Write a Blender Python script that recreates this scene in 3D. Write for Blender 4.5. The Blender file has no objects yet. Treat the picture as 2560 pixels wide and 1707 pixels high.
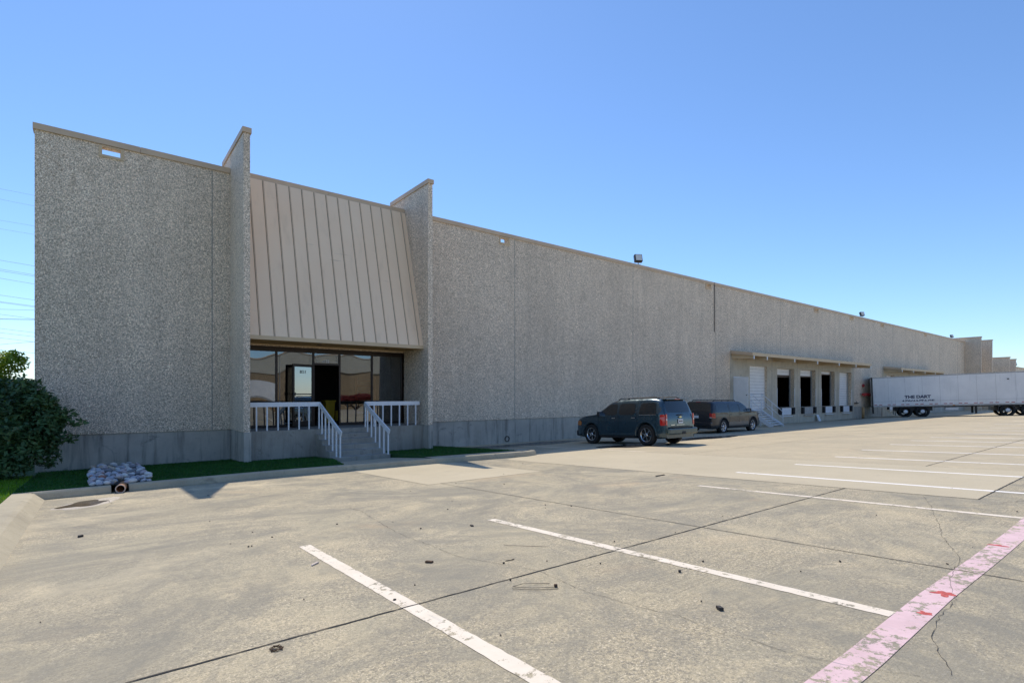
import bpy, bmesh, math, random
from mathutils import Vector, Matrix, noise
random.seed(7)
R = math.radians; PI = math.pi
sc = bpy.context.scene; COL = sc.collection

# ------------------------------------------------------------------ camera, sky, sun, exposure
cd = bpy.data.cameras.new('camera'); cam = bpy.data.objects.new('camera', cd); COL.objects.link(cam)
cd.sensor_width = 36; cd.lens = 1333.7 / 2560 * 36; cd.shift_y = (985.7 - 853.5) / 2560
cd.clip_end = 4000; cd.clip_start = .05
cam.location = (0, 0, 1.087); cam.rotation_euler = (R(90), 0, R(-38.18)); sc.camera = cam

SD = Vector((.21, .67, 1.0)).normalized()
SUN_E = math.asin(SD.z); SUN_AZ = math.atan2(SD.x, SD.y)
w = bpy.data.worlds.new('World'); sc.world = w; w.use_nodes = True
wn = w.node_tree; sky = wn.nodes.new('ShaderNodeTexSky'); sky.sky_type = 'NISHITA'
sky.sun_disc = False; sky.sun_elevation = SUN_E; sky.sun_rotation = SUN_AZ
sky.air_density = 1.0; sky.dust_density = 0.08; sky.ozone_density = 8.5; sky.altitude = 0
wn.links.new(sky.outputs[0], wn.nodes['Background'].inputs[0]); wn.nodes['Background'].inputs[1].default_value = .122
sl = bpy.data.lights.new('sun', 'SUN'); sl.energy = 2.75; sl.angle = R(.53); sl.color = (1, .90, .76)
so = bpy.data.objects.new('sun', sl); COL.objects.link(so)
so.rotation_euler = SD.to_track_quat('Z', 'Y').to_euler()
sc.view_settings.view_transform = 'Standard'; sc.view_settings.look = 'None'
sc.view_settings.exposure = .55; sc.view_settings.gamma = 1
sc.cycles.use_denoising = True; sc.cycles.max_bounces = 7; sc.cycles.caustics_reflective = False
sc.cycles.sample_clamp_indirect = 6

# ------------------------------------------------------------------ ground height
def gz(y):
    pts = [(-400, -1.15), (-45, -1.1), (-8, -.42), (-2, -.123), (26, -1.383), (60, -1.5), (3000, -1.5)]
    for (a, za), (b, zb) in zip(pts, pts[1:]):
        if y <= b: return za + (zb - za) * (y - a) / (b - a)
    return -1.5
Y0 = 18.52; X1, X2 = 3.375, 9.33; H = 8.12

# ------------------------------------------------------------------ node helpers
class NT:
    def __init__(s, name):
        s.m = bpy.data.materials.new(name); s.m.use_nodes = True; s.t = s.m.node_tree; s.n = s.t.nodes
        s.b = s.n['Principled BSDF']; s.out = s.n['Material Output']
    def node(s, typ, **kw):
        n = s.n.new(typ)
        for k, v in kw.items(): setattr(n, k, v)
        return n
    def put(s, sock, v):
        if isinstance(v, bpy.types.NodeSocket): s.t.links.new(v, sock)
        elif v is not None:
            if sock.type == 'RGBA' and not hasattr(v, '__len__'): v = (v, v, v, 1)
            elif sock.type == 'RGBA' and len(v) == 3: v = (*v, 1)
            sock.default_value = v
    def co(s, scale=(1, 1, 1), rot=(0, 0, 0), out='Object'):
        tc = s.node('ShaderNodeTexCoord'); mp = s.node('ShaderNodeMapping')
        s.t.links.new(tc.outputs[out], mp.inputs[0]); mp.inputs['Scale'].default_value = scale; mp.inputs['Rotation'].default_value = rot
        return mp.outputs[0]
    def noise(s, v, scale, detail=4, rough=.55, dist=0, out='Fac'):
        n = s.node('ShaderNodeTexNoise'); s.put(n.inputs['Vector'], v)
        n.inputs['Scale'].default_value = scale; n.inputs['Detail'].default_value = detail
        n.inputs['Roughness'].default_value = rough; n.inputs['Distortion'].default_value = dist
        return n.outputs[out]
    def vor(s, v, scale, out='Distance', feature='F1', rnd=1):
        n = s.node('ShaderNodeTexVoronoi', feature=feature); s.put(n.inputs['Vector'], v)
        n.inputs['Scale'].default_value = scale; n.inputs['Randomness'].default_value = rnd
        return n.outputs[out]
    def ramp(s, f, stops, interp='LINEAR'):
        n = s.node('ShaderNodeValToRGB'); n.color_ramp.interpolation = interp; e = n.color_ramp.elements
        while len(e) < len(stops): e.new(.5)
        for i, (p, c) in enumerate(stops):
            e[i].position = p; e[i].color = (c, c, c, 1) if not hasattr(c, '__len__') else (*c[:3], 1)
        s.put(n.inputs[0], f); return n.outputs[0]
    def mix(s, f, a, b, mode='MIX'):
        n = s.node('ShaderNodeMix', data_type='RGBA', blend_type=mode)
        s.put(n.inputs[0], f); s.put(n.inputs[6], a); s.put(n.inputs[7], b); return n.outputs[2]
    def math(s, op, a, b=None, c=None):
        n = s.node('ShaderNodeMath', operation=op); s.put(n.inputs[0], a)
        if b is not None: s.put(n.inputs[1], b)
        if c is not None: s.put(n.inputs[2], c)
        return n.outputs[0]
    def bump(s, h, strength=.3, dist=.02):
        n = s.node('ShaderNodeBump'); s.put(n.inputs['Height'], h); n.inputs['Strength'].default_value = strength
        n.inputs['Distance'].default_value = dist; s.put(s.b.inputs['Normal'], n.outputs[0]); return n.outputs[0]
    def set(s, col=None, rough=None, metal=None, spec=None, coat=None):
        if col is not None: s.put(s.b.inputs['Base Color'], col)
        if rough is not None: s.put(s.b.inputs['Roughness'], rough)
        if metal is not None: s.put(s.b.inputs['Metallic'], metal)
        if spec is not None: s.put(s.b.inputs['Specular IOR Level'], spec)
        if coat is not None: s.put(s.b.inputs['Coat Weight'], coat); s.b.inputs['Coat Roughness'].default_value = .04
        return s.m

def plain(name, col, rough=.6, metal=0, var=.12, scale=6, coat=None, spec=None):
    m = NT(name); v = m.co(); n = m.noise(v, scale, 5)
    c = m.mix(m.ramp(n, [(.3, 0), (.75, 1)]), tuple(x * (1 - var) for x in col), tuple(min(1, x * (1 + var)) for x in col))
    r = m.ramp(m.noise(v, scale * 3, 3), [(.3, max(0, rough - .06)), (.7, min(1, rough + .08))])
    return m.set(c, r, metal, spec, coat)

def concrete_col(m, v):
    """weathered lot concrete: big tone patches, tyre-worn dark areas, broom lines, fine exposed sand"""
    big = m.noise(v, .11, 5, .62, .5); mid = m.noise(v, .75, 7, .68, .5); fine = m.noise(v, 120, 4, .8)
    c = m.mix(m.ramp(big, [(.34, 0), (.66, 1)]), (.45, .385, .25), (.64, .555, .375))
    c = m.mix(m.ramp(mid, [(.36, .7), (.60, 0)]), c, (.34, .31, .215))
    # faint tyre lanes along the aisle
    c = m.mix(m.ramp(m.noise(m.co((.05, .9, 1)), 1.0, 5, .6), [(.54, 0), (.70, .35)]), c, (.32, .285, .20))
    # broom-finish lines run along the slabs, stronger in some patches
    br = m.noise(m.co((2.2, 60, 1)), 1.0, 5, .7, .1)
    bk = m.math('MULTIPLY', m.ramp(br, [(.50, 0), (.64, .8)]), m.ramp(m.noise(v, .55, 4, .6), [(.44, .08), (.60, .95)])); c = m.mix(bk, c, (.20, .175, .12))
    grit = m.ramp(m.noise(v, .8, 4, .6, .4), [(.38, .35), (.58, 1)])
    c = m.mix(m.math('MULTIPLY', m.ramp(m.noise(v, 42, 6, .85), [(.46, 0), (.57, .85)]), grit), c, (.15, .138, .11))
    c = m.mix(m.math('MULTIPLY', m.ramp(m.noise(v, 60, 4, .8), [(.55, 0), (.64, .75)]), grit), c, (.84, .74, .54))
    sp = m.vor(v, 150, 'Color'); sepc = m.node('ShaderNodeSeparateColor'); m.put(sepc.inputs[0], sp)
    c = m.mix(m.ramp(sepc.outputs[0], [(.86, 0), (.92, .5)]), c, (.11, .10, .075))
    # dark weathered blotches with crisp broken edges, rinsed pale areas, rust tints
    blot = m.noise(v, .36, 10, .76, 1.2)
    c = m.mix(m.ramp(blot, [(.46, 0), (.52, .38), (.62, .85)]), c, (.20, .19, .15))
    b2 = m.noise(v, 1.5, 10, .8, .8); c = m.mix(m.ramp(b2, [(.50, 0), (.57, .45)]), c, (.19, .18, .145))
    c = m.mix(m.ramp(m.noise(v, .24, 7, .65, .8), [(.55, 0), (.66, .5)]), c, (.68, .59, .40))
    c = m.mix(m.ramp(m.noise(v, .5, 4, .5, .6), [(.62, 0), (.76, .4)]), c, (.50, .35, .20))
    c = m.mix(.12, c, m.ramp(fine, [(.3, .14), (.7, .66)]))
    c = m.mix(1, c, (1.17, 1.13, 1.06), 'MULTIPLY')
    return c, fine, mid, br

def make_concrete():
    m = NT('lot_concrete'); v = m.co(); c, fine, mid, br = concrete_col(m, v)
    m.bump(m.math('ADD', m.math('MULTIPLY', fine, .6), m.math('MULTIPLY', br, .8)), .5, .008)
    return m.set(c, m.ramp(mid, [(.3, .78), (.7, .93)]), 0, .3)
def make_far():
    m = NT('pale_lot_concrete'); v = m.co(); c, fine, mid, br = concrete_col(m, v)
    c = m.mix(.62, c, (.56, .475, .325)); c = m.mix(m.ramp(m.noise(v, .22, 8, .72, .9), [(.58, 0), (.66, .45)]), c, (.27, .24, .18))
    m.bump(fine, .3, .006); return m.set(c, .88, 0, .3)
def make_patch():
    m = NT('new_concrete'); v = m.co(); n = m.noise(v, .5, 5, .6); f = m.noise(v, 60, 3, .7)
    c = m.mix(m.ramp(n, [(.3, 0), (.7, 1)]), (.50, .425, .275), (.58, .495, .33))
    c = m.mix(m.ramp(m.noise(v, 2.5, 6, .7), [(.56, 0), (.7, .35)]), c, (.38, .33, .24))
    c = m.mix(.14, c, m.ramp(f, [(.3, .2), (.7, .65)])); m.bump(f, .2, .006)
    return m.set(c, .88, 0, .3)
def make_paint(name, col, col2, wear_lo, wear_hi, red=False):
    m = NT(name); v = m.co(); c, fine, mid, br = concrete_col(m, v)
    wear = m.noise(v, 14, 6, .75); patch = m.noise(v, 1.6, 4, .6)
    k = m.ramp(m.math('ADD', wear, m.math('MULTIPLY', m.math('SUBTRACT', patch, .5), .45)), [(wear_lo, 0), (wear_hi, 1)])
    p = m.mix(m.ramp(m.noise(v, 5, 5, .7), [(.35, 0), (.7, 1)]), col, col2)
    if red:
        p = m.mix(m.ramp(m.noise(m.co((1, 1, 1)), 1.35, 5, .7), [(.66, 0), (.69, .9)]), p, (.55, .11, .09))
    st = m.ramp(m.noise(m.co((30, 2, 1)), 1, 3, .6), [(.60, 0), (.72, .5)]); p = m.mix(st, p, (.42, .42, .42))
    col_ = m.mix(k, p, c); m.bump(fine, .2, .006)
    return m.set(col_, .75, 0, .3)

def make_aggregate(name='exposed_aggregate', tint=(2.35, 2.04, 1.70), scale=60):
    m = NT(name); v = m.co(); vd = m.node('ShaderNodeVectorMath', operation='ADD'); m.put(vd.inputs[0], v)
    nz = m.noise(v, 22, 2, .5, 0, 'Color'); sc_ = m.node('ShaderNodeVectorMath', operation='SCALE'); m.put(sc_.inputs[0], nz); sc_.inputs[3].default_value = .007
    m.put(vd.inputs[1], sc_.outputs[0]); vv = vd.outputs[0]
    cc = m.node('ShaderNodeSeparateColor'); m.put(cc.inputs[0], m.vor(vv, scale, 'Color'))
    d = m.vor(vv, scale, 'Distance')
    stone = m.ramp(cc.outputs[0], [(0, (.06, .057, .05)), (.22, (.19, .17, .14)), (.5, (.37, .345, .31)), (.8, (.49, .48, .46)), (.95, (.64, .63, .61)), (1, (.72, .71, .69))])
    stone = m.mix(.18, stone, m.ramp(cc.outputs[1], [(0, (.32, .20, .12)), (.5, (.35, .33, .3)), (1, (.25, .29, .33))]))
    mat_ = m.mix(m.ramp(m.noise(v, 3, 4, .6), [(.3, 0), (.7, 1)]), (.17, .16, .14), (.25, .235, .205))
    gap = m.ramp(d, [(.52, 0), (.74, 1)])
    c = m.mix(gap, stone, mat_)
    # weather: large clouds, rain streaks running down
    big = m.ramp(m.noise(v, .33, 5, .6, .3), [(.3, .90), (.7, 1.08)])
    stk = m.ramp(m.noise(m.co((1.3, 1.3, .09)), 1.4, 5, .65), [(.35, .93), (.62, 1.04)])
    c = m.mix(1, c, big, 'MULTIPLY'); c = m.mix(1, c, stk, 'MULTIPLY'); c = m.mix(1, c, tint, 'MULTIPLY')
    m.bump(m.math('SUBTRACT', 1, m.math('MINIMUM', d, .75)), .7, .012)
    return m.set(c, m.ramp(cc.outputs[2], [(0, .5), (1, .9)]), 0, .45)

def make_board_concrete(name, a, b, dark, streak=.5):
    m = NT(name); v = m.co(); n = m.noise(v, 1.1, 6, .65, .4)
    c = m.mix(m.ramp(n, [(.3, 0), (.7, 1)]), a, b)
    s = m.noise(m.co((2.6, 2.6, .22)), 1.5, 6, .7, .3); c = m.mix(m.ramp(s, [(.5, 0), (.68, streak)]), c, dark)
    blo = m.noise(v, 2.2, 6, .75, .8); c = m.mix(m.ramp(blo, [(.58, 0), (.68, .55)]), c, tuple(x * .6 for x in dark))
    br = m.noise(v, .7, 4, .6); c = m.mix(m.ramp(br, [(.58, 0), (.75, .4)]), c, (.26, .19, .12))
    f = m.noise(v, 45, 4, .7); c = m.mix(.15, c, m.ramp(f, [(.3, .1), (.7, .5)])); m.bump(f, .25, .008)
    return m.set(c, .85, 0, .3)

def make_leaf(name, a, b, c3=None, trans=.25):
    m = NT(name); oi = m.node('ShaderNodeObjectInfo'); v = m.co(); n = m.noise(v, 2.4, 4, .6); n2 = m.noise(v, 30, 2, .5)
    c = m.mix(m.ramp(n, [(.35, 0), (.68, 1)]), a, b)
    if c3: c = m.mix(m.ramp(n2, [(.60, 0), (.68, .8)]), c, c3)
    m.set(c, .5, 0, .4)
    tr = m.node('ShaderNodeBsdfTranslucent'); m.put(tr.inputs[0], c); mx = m.node('ShaderNodeMixShader'); mx.inputs[0].default_value = trans
    m.t.links.new(m.b.outputs[0], mx.inputs[1]); m.t.links.new(tr.outputs[0], mx.inputs[2]); m.t.links.new(mx.outputs[0], m.out.inputs[0])
    return m.m

def make_glass(name, refl=.5, tint=(.18, .2, .2), rough=.0):
    m = NT(name); g = m.node('ShaderNodeBsdfGlossy'); g.inputs[0].default_value = (.78, .84, .9, 1); g.inputs['Roughness'].default_value = rough
    t = m.node('ShaderNodeBsdfTransparent'); t.inputs[0].default_value = (*tint, 1)
    lw = m.node('ShaderNodeFresnel'); lw.inputs[0].default_value = 1.5
    f = m.math('ADD', m.math('MULTIPLY', lw.outputs[0], .6), m.ramp(m.noise(m.co(), 1.3, 3), [(.3, refl - .015), (.7, refl + .015)])); mx = m.node('ShaderNodeMixShader')
    m.put(mx.inputs[0], f); m.t.links.new(t.outputs[0], mx.inputs[1]); m.t.links.new(g.outputs[0], mx.inputs[2]); m.t.links.new(mx.outputs[0], m.out.inputs[0])
    m.n.remove(m.b); return m.m

def make_mansard():
    m = NT('tan_panel_metal'); v = m.co(); n = m.noise(v, .8, 5, .6)
    c = m.mix(m.ramp(n, [(.3, 0), (.7, 1)]), (.95, .70, .47), (.97, .74, .51))
    s = m.noise(m.co((3, 3, .2)), 1.2, 5, .6); c = m.mix(m.ramp(s, [(.55, 0), (.75, .22)]), c, (.50, .38, .25))
    sc_ = m.noise(m.co((.7, 8, 22)), .9, 3, .6); c = m.mix(m.ramp(sc_, [(.70, 0), (.74, .5)]), c, (.38, .25, .15))
    return m.set(c, .55, 0, .4)
def make_trailer_white():
    m = NT('trailer_white'); v = m.co(); n = m.noise(v, .7, 5, .6)
    c = m.mix(m.ramp(n, [(.3, 0), (.7, 1)]), (.70, .71, .71), (.84, .84, .83))
    s = m.noise(m.co((5, 5, .25)), 1.4, 5, .7); c = m.mix(m.ramp(s, [(.58, 0), (.72, .4)]), c, (.34, .34, .33))
    c = m.mix(m.ramp(m.noise(v, 4, 5, .8), [(.70, 0), (.74, .6)]), c, (.28, .26, .25))
    return m.set(c, .4, 0, .45)

M = {}
M['concrete'] = make_concrete(); M['patch'] = make_patch(); M['far'] = make_far(); M['line_new'] = make_paint('new_line_paint', (.92, .88, .82), (.86, .82, .74), .64, .68)
M['line'] = make_paint('line_paint', (.86, .76, .62), (.76, .67, .53), .55, .60)
M['pink'] = make_paint('pink_line_paint', (.78, .56, .57), (.66, .47, .47), .525, .575, True)
M['kerb'] = make_board_concrete('kerb_concrete', (.42, .365, .25), (.54, .47, .32), (.27, .235, .16), .3)
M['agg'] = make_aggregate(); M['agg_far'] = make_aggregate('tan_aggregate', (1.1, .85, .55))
M['plinth'] = make_board_concrete('foundation_concrete', (.44, .40, .335), (.62, .57, .48), (.15, .13, .105), .8)
M['porchc'] = make_board_concrete('porch_concrete', (.31, .28, .23), (.45, .41, .34), (.16, .135, .10), .65)
M['dockc'] = make_board_concrete('dock_wall_concrete', (.52, .46, .35), (.66, .59, .46), (.32, .28, .21), .35)
M['coping'] = plain('coping_metal', (.62, .46, .31), .5, 0, .10, 1.5)
M['mansard'] = make_mansard(); M['fascia'] = plain('tan_fascia', (.66, .50, .31), .6, 0, .08, 2)
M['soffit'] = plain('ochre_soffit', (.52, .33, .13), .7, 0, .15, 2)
M['groove'] = plain('dark_brown', (.10, .075, .055), .8)
M['sealant'] = plain('grey_sealant', (.30, .275, .235), .9, 0, .2)
M['jointdark'] = plain('dark_joint', (.045, .04, .036), .95, 0, .4, 20)
M['bronze'] = plain('dark_bronze', (.045, .035, .03), .38, .6)
M['frameblk'] = plain('black_frame', (.012, .011, .012), .4)
M['glass'] = make_glass('storefront_glass', .19, (.25, .25, .25)); M['doorglass'] = make_glass('door_glass', .34, (.35, .4, .45))
M['white'] = plain('white_paint', (.84, .84, .84), .5, 0, .06, 4)
M['whitedoor'] = plain('white_door_paint', (.86, .84, .81), .5, 0, .05, 3)
M['steelw'] = plain('white_steel_paint', (.78, .79, .81), .5, 0, .08, 5)
M['galv'] = plain('galvanised_steel', (.42, .43, .43), .45, .5)
M['rubber'] = plain('black_rubber', (.018, .018, .018), .85); M['dark'] = plain('dark_metal', (.03, .03, .032), .5, .3)
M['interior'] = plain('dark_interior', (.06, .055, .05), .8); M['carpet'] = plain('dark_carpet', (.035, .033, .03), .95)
M['orange'] = plain('orange_rack_paint', (.50, .14, .03), .5); M['yellow'] = plain('yellow_plastic', (.65, .45, .02), .5)
M['wood'] = plain('pallet_wood', (.33, .22, .12), .8, 0, .3, 8); M['bark'] = plain('bark', (.10, .075, .055), .95, 0, .4, 20)
M['red'] = plain('red_enamel', (.42, .025, .03), .4); M['rust'] = plain('rusty_tan_pipe', (.40, .25, .11), .8, 0, .4, 8)
M['redpaint'] = plain('old_red_paint', (.55, .10, .08), .7, 0, .35, 40)
M['dustywheel'] = plain('dusty_wheel_disc', (.17, .17, .165), .7, 0, .3, 9)
M['soil'] = plain('dark_soil', (.03, .026, .024), .95, 0, .4, 10)
M['terra'] = plain('orange_clay_pipe', (.42, .20, .09), .7, 0, .25, 9); M['pipe_end'] = plain('pale_pipe_rim', (.62, .52, .45), .7)
M['trailer'] = make_trailer_white(); M['alu'] = plain('aluminium_rail', (.42, .42, .42), .5, .4, .2)
M['chrome'] = plain('chrome_wheel', (.62, .63, .66), .12, 1, .03); M['silverw'] = plain('silver_wheel', (.55, .56, .6), .25, .8, .05)
M['teal'] = plain('dark_teal_car_paint', (.030, .066, .090), .22, .5, .03, 2, 1.0); M['tealgrey'] = plain('teal_grey_bumper', (.07, .10, .095), .35, .4, .05, 2, .6)
M['navy'] = plain('dark_grey_car_paint', (.010, .012, .019), .32, .1, .03, 2, .45); M['cladding'] = plain('grey_cladding', (.12, .115, .11), .4, .2, .05, 2, .3)
M['carglass'] = plain('tinted_car_glass', (.008, .012, .016), .04, 0, .02, 2, None, .9); M['plastic'] = plain('black_plastic', (.02, .02, .021), .6)
M['taillight'] = plain('red_lens', (.50, .01, .012), .12, 0, .05, 3, 1); M['lamp'] = plain('clear_lens', (.75, .72, .66), .15, 0, .05)
M['amber'] = plain('amber_lens', (.55, .20, .05), .2); M['plate'] = plain('licence_plate_white', (.75, .76, .78), .4); M['gold'] = plain('gold_emblem', (.75, .62, .30), .3, .7)
M['ink'] = plain('faded_navy_letters', (.045, .06, .11), .6, 0, .3, 9); M['inkblk'] = plain('black_letters', (.02, .02, .025), .6)
M['wletter'] = plain('white_letters', (.85, .87, .9), .5); M['tape'] = plain('pale_tape', (.50, .50, .52), .6)
M['leaf'] = make_leaf('dark_shrub_leaf', (.04, .11, .05), (.11, .20, .06), (.24, .18, .06))
M['leaf_lit'] = make_leaf('yellow_green_leaf', (.22, .34, .04), (.36, .45, .06), (.10, .20, .03), .5)
M['leaf_red'] = make_leaf('dark_red_leaf', (.17, .02, .02), (.32, .05, .045), (.05, .06, .02))
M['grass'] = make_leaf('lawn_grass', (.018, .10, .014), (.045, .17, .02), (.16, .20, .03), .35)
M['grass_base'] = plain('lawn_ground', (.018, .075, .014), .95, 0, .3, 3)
M['grass_lit'] = make_leaf('painted_sunlit_grass', (.10, .26, .01), (.20, .36, .015), (.28, .33, .04), .4)  # brighter copy of the lawn grass, sunlight put into its colour
M['roof'] = plain('gravel_roof', (.3, .29, .27), .9); M['cream'] = plain('cream_band', (.50, .47, .38), .7)
M['brick'] = plain('brown_roof_tiles', (.28, .13, .08), .8, 0, .3, 12); M['tan_house'] = plain('tan_house_wall', (.42, .30, .2), .8)
M['wire'] = plain('grey_wire', (.16, .18, .2), .5); M['debris'] = plain('brown_wood_scrap', (.10, .055, .03), .8, 0, .4, 30)
M['blackbit'] = plain('black_scrap', (.04, .034, .03), .7); M['sky_water'] = plain('wet_patch', (.16, .11, .055), .12, 0, .5, 14, None, .3)
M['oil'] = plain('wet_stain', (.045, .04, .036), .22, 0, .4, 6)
def mineral():
    m = NT('mineral_crust'); v = m.co(); n = m.noise(v, 30, 5, .8); c, fine, mid, br = concrete_col(m, v)
    return m.set(m.mix(m.ramp(n, [(.44, 0), (.60, .85)]), c, (.66, .60, .56)), .6)
M['crust'] = mineral()
def stone():
    m = NT('river_stone'); v = m.co(); oi = m.node('ShaderNodeObjectInfo')
    c = m.ramp(oi.outputs['Random'], [(0, (.30, .31, .34)), (.25, (.42, .40, .40)), (.5, (.36, .39, .44)), (.7, (.50, .42, .37)), (.85, (.27, .27, .29)), (1, (.58, .56, .54))])
    n = m.noise(v, 9, 5, .6, .6); c = m.mix(m.ramp(n, [(.4, 0), (.7, .35)]), c, (.22, .2, .2)); m.bump(m.noise(v, 40, 3), .15, .003)
    return m.set(c, .55)
M['stone'] = stone(); M['redstone'] = plain('red_sandstone', (.36, .16, .10), .8, 0, .25, 12)

# ------------------------------------------------------------------ object helpers
def tag(o, label=None, cat=None, group=None, kind=None):
    for k, v in (('label', label), ('category', cat), ('group', group), ('kind', kind)):
        if v: o[k] = v
    return o
def thing(name, loc, label, cat, group=None, rot=(0, 0, 0)):
    o = bpy.data.objects.new(name, None); COL.objects.link(o); o.location = loc; o.rotation_euler = rot; o.empty_display_size = .2
    return tag(o, label, cat, group)
class MB:
    def __init__(s): s.v = []; s.f = []; s.sm = []
    def poly(s, pts, smooth=False):
        n = len(s.v); s.v += [tuple(p) for p in pts]; s.f.append(tuple(range(n, n + len(pts)))); s.sm.append(smooth); return s
    def box(s, a, b, M4=None):
        x0, y0, z0 = a; x1, y1, z1 = b
        c = [(x0, y0, z0), (x1, y0, z0), (x1, y1, z0), (x0, y1, z0), (x0, y0, z1), (x1, y0, z1), (x1, y1, z1), (x0, y1, z1)]
        if M4 is not None: c = [tuple(M4 @ Vector(p)) for p in c]
        n = len(s.v); s.v += c
        for f in ((0, 3, 2, 1), (4, 5, 6, 7), (0, 1, 5, 4), (1, 2, 6, 5), (2, 3, 7, 6), (3, 0, 4, 7)): s.f.append(tuple(n + i for i in f)); s.sm.append(False)
        return s
    def bar(s, p, q, w, h=None, up=(0, 0, 1)):
        """rectangular bar from p to q"""
        h = h or w; p = Vector(p); q = Vector(q); d = (q - p).normalized(); up = Vector(up)
        if abs(d.dot(up)) > .98: up = Vector((0, 1, 0))
        a = d.cross(up).normalized() * (w / 2); b = a.cross(d).normalized() * (h / 2)
        n = len(s.v)
        for e in (p, q):
            for i, j in ((-1, -1), (1, -1), (1, 1), (-1, 1)): s.v.append(tuple(e + a * i + b * j))
        for f in ((0, 1, 2, 3), (7, 6, 5, 4), (0, 4, 5, 1), (1, 5, 6, 2), (2, 6, 7, 3), (3, 7, 4, 0)): s.f.append(tuple(n + i for i in f)); s.sm.append(False)
        return s
    def tube(s, pts, r, seg=8, cap=True):
        pts = [Vector(p) for p in pts]; rs = r if hasattr(r, '__len__') else [r] * len(pts); n = len(s.v)
        for i, p in enumerate(pts):
            d = (pts[min(i + 1, len(pts) - 1)] - pts[max(i - 1, 0)]).normalized()
            u = Vector((0, 0, 1)) if abs(d.z) < .95 else Vector((1, 0, 0)); a = d.cross(u).normalized(); b = a.cross(d)
            for k in range(seg): t = 2 * PI * k / seg; s.v.append(tuple(p + (a * math.cos(t) + b * math.sin(t)) * rs[i]))
        for i in range(len(pts) - 1):
            for k in range(seg):
                k2 = (k + 1) % seg; s.f.append((n + i * seg + k, n + i * seg + k2, n + (i + 1) * seg + k2, n + (i + 1) * seg + k)); s.sm.append(True)
        if cap:
            s.f.append(tuple(n + k for k in range(seg - 1, -1, -1))); s.sm.append(False)
            m = n + (len(pts) - 1) * seg; s.f.append(tuple(m + k for k in range(seg))); s.sm.append(False)
        return s
    def lathe(s, prof, axis='x', seg=28, org=(0, 0, 0)):
        """prof: (axial, radius) rings around an axis through org"""
        n = len(s.v); o = Vector(org)
        for a, r in prof:
            for k in range(seg):
                t = 2 * PI * k / seg; c, d = r * math.cos(t), r * math.sin(t)
                p = {'x': (a, c, d), 'y': (c, a, d), 'z': (c, d, a)}[axis]; s.v.append(tuple(o + Vector(p)))
        for i in range(len(prof) - 1):
            for k in range(seg):
                k2 = (k + 1) % seg; s.f.append((n + i * seg + k, n + i * seg + k2, n + (i + 1) * seg + k2, n + (i + 1) * seg + k)); s.sm.append(True)
        return s
    def prism(s, pts, fn0, fn1):
        """pts 2-D outline; fn0/fn1 map an outline point to 3-D on the two ends"""
        a = [fn0(p) for p in pts]; b = [fn1(p) for p in pts]; n = len(s.v); k = len(pts); s.v += [tuple(p) for p in a + b]
        s.f.append(tuple(range(n, n + k))); s.f.append(tuple(range(n + 2 * k - 1, n + k - 1, -1))); s.sm += [False, False]
        for i in range(k): j = (i + 1) % k; s.f.append((n + i, n + k + i, n + k + j, n + j)); s.sm.append(False)
        return s
    def build(s, name, mat, parent=None, bevel=0, fix=False):
        me = bpy.data.meshes.new(name); me.from_pydata(s.v, [], s.f); me.polygons.foreach_set('use_smooth', s.sm)
        me.materials.append(M[mat] if isinstance(mat, str) else mat)
        if fix:
            bm = bmesh.new(); bm.from_mesh(me); bmesh.ops.remove_doubles(bm, verts=bm.verts, dist=1e-4); bmesh.ops.recalc_face_normals(bm, faces=bm.faces); bm.to_mesh(me); bm.free()
        o = bpy.data.objects.new(name, me); COL.objects.link(o)
        if parent is not None: o.parent = parent
        if bevel:
            b = o.modifiers.new('bevel', 'BEVEL'); b.width = bevel; b.segments = 2; b.limit_method = 'ANGLE'; b.angle_limit = R(40)
        return o
def world_shift(mb, parent):
    l = parent.location; mb.v = [(a - l.x, b - l.y, c - l.z) for a, b, c in mb.v]; return mb
def part(name, mb, mat, parent, **k):     # parts given in world coordinates under an unrotated thing
    p = parent; off = Vector((0, 0, 0))
    while p is not None: off += p.location; p = p.parent
    mb.v = [(a - off.x, b - off.y, c - off.z) for a, b, c in mb.v]
    return mb.build(name, mat, parent, **k)
def copy_tree(o, parent=None):
    c = o.copy(); COL.objects.link(c); c.parent = parent
    for ch in list(o.children): copy_tree(ch, c)
    return c
def text_mb(s, size, to3d, off=.0, clip=None, sx=1.0):
    cu = bpy.data.curves.new('t', 'FONT'); cu.body = s; cu.size = size; cu.offset = off; cu.resolution_u = 3; cu.fill_mode = 'FRONT'
    o = bpy.data.objects.new('t', cu); COL.objects.link(o); dg = bpy.context.evaluated_depsgraph_get(); me = bpy.data.meshes.new_from_object(o.evaluated_get(dg))
    bm = bmesh.new(); bm.from_mesh(me)
    if clip is not None:
        g = bm.verts[:] + bm.edges[:] + bm.faces[:]; bmesh.ops.bisect_plane(bm, geom=g, plane_co=(0, clip, 0), plane_no=(0, -1, 0), clear_outer=True)
    mb = MB(); bm.verts.index_update(); mb.v = [tuple(to3d(v.co.x * sx, v.co.y)) for v in bm.verts]; mb.f = [tuple(v.index for v in f.verts) for f in bm.faces]; mb.sm = [False] * len(mb.f)
    bm.free(); bpy.data.objects.remove(o); bpy.data.curves.remove(cu); return mb
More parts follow.
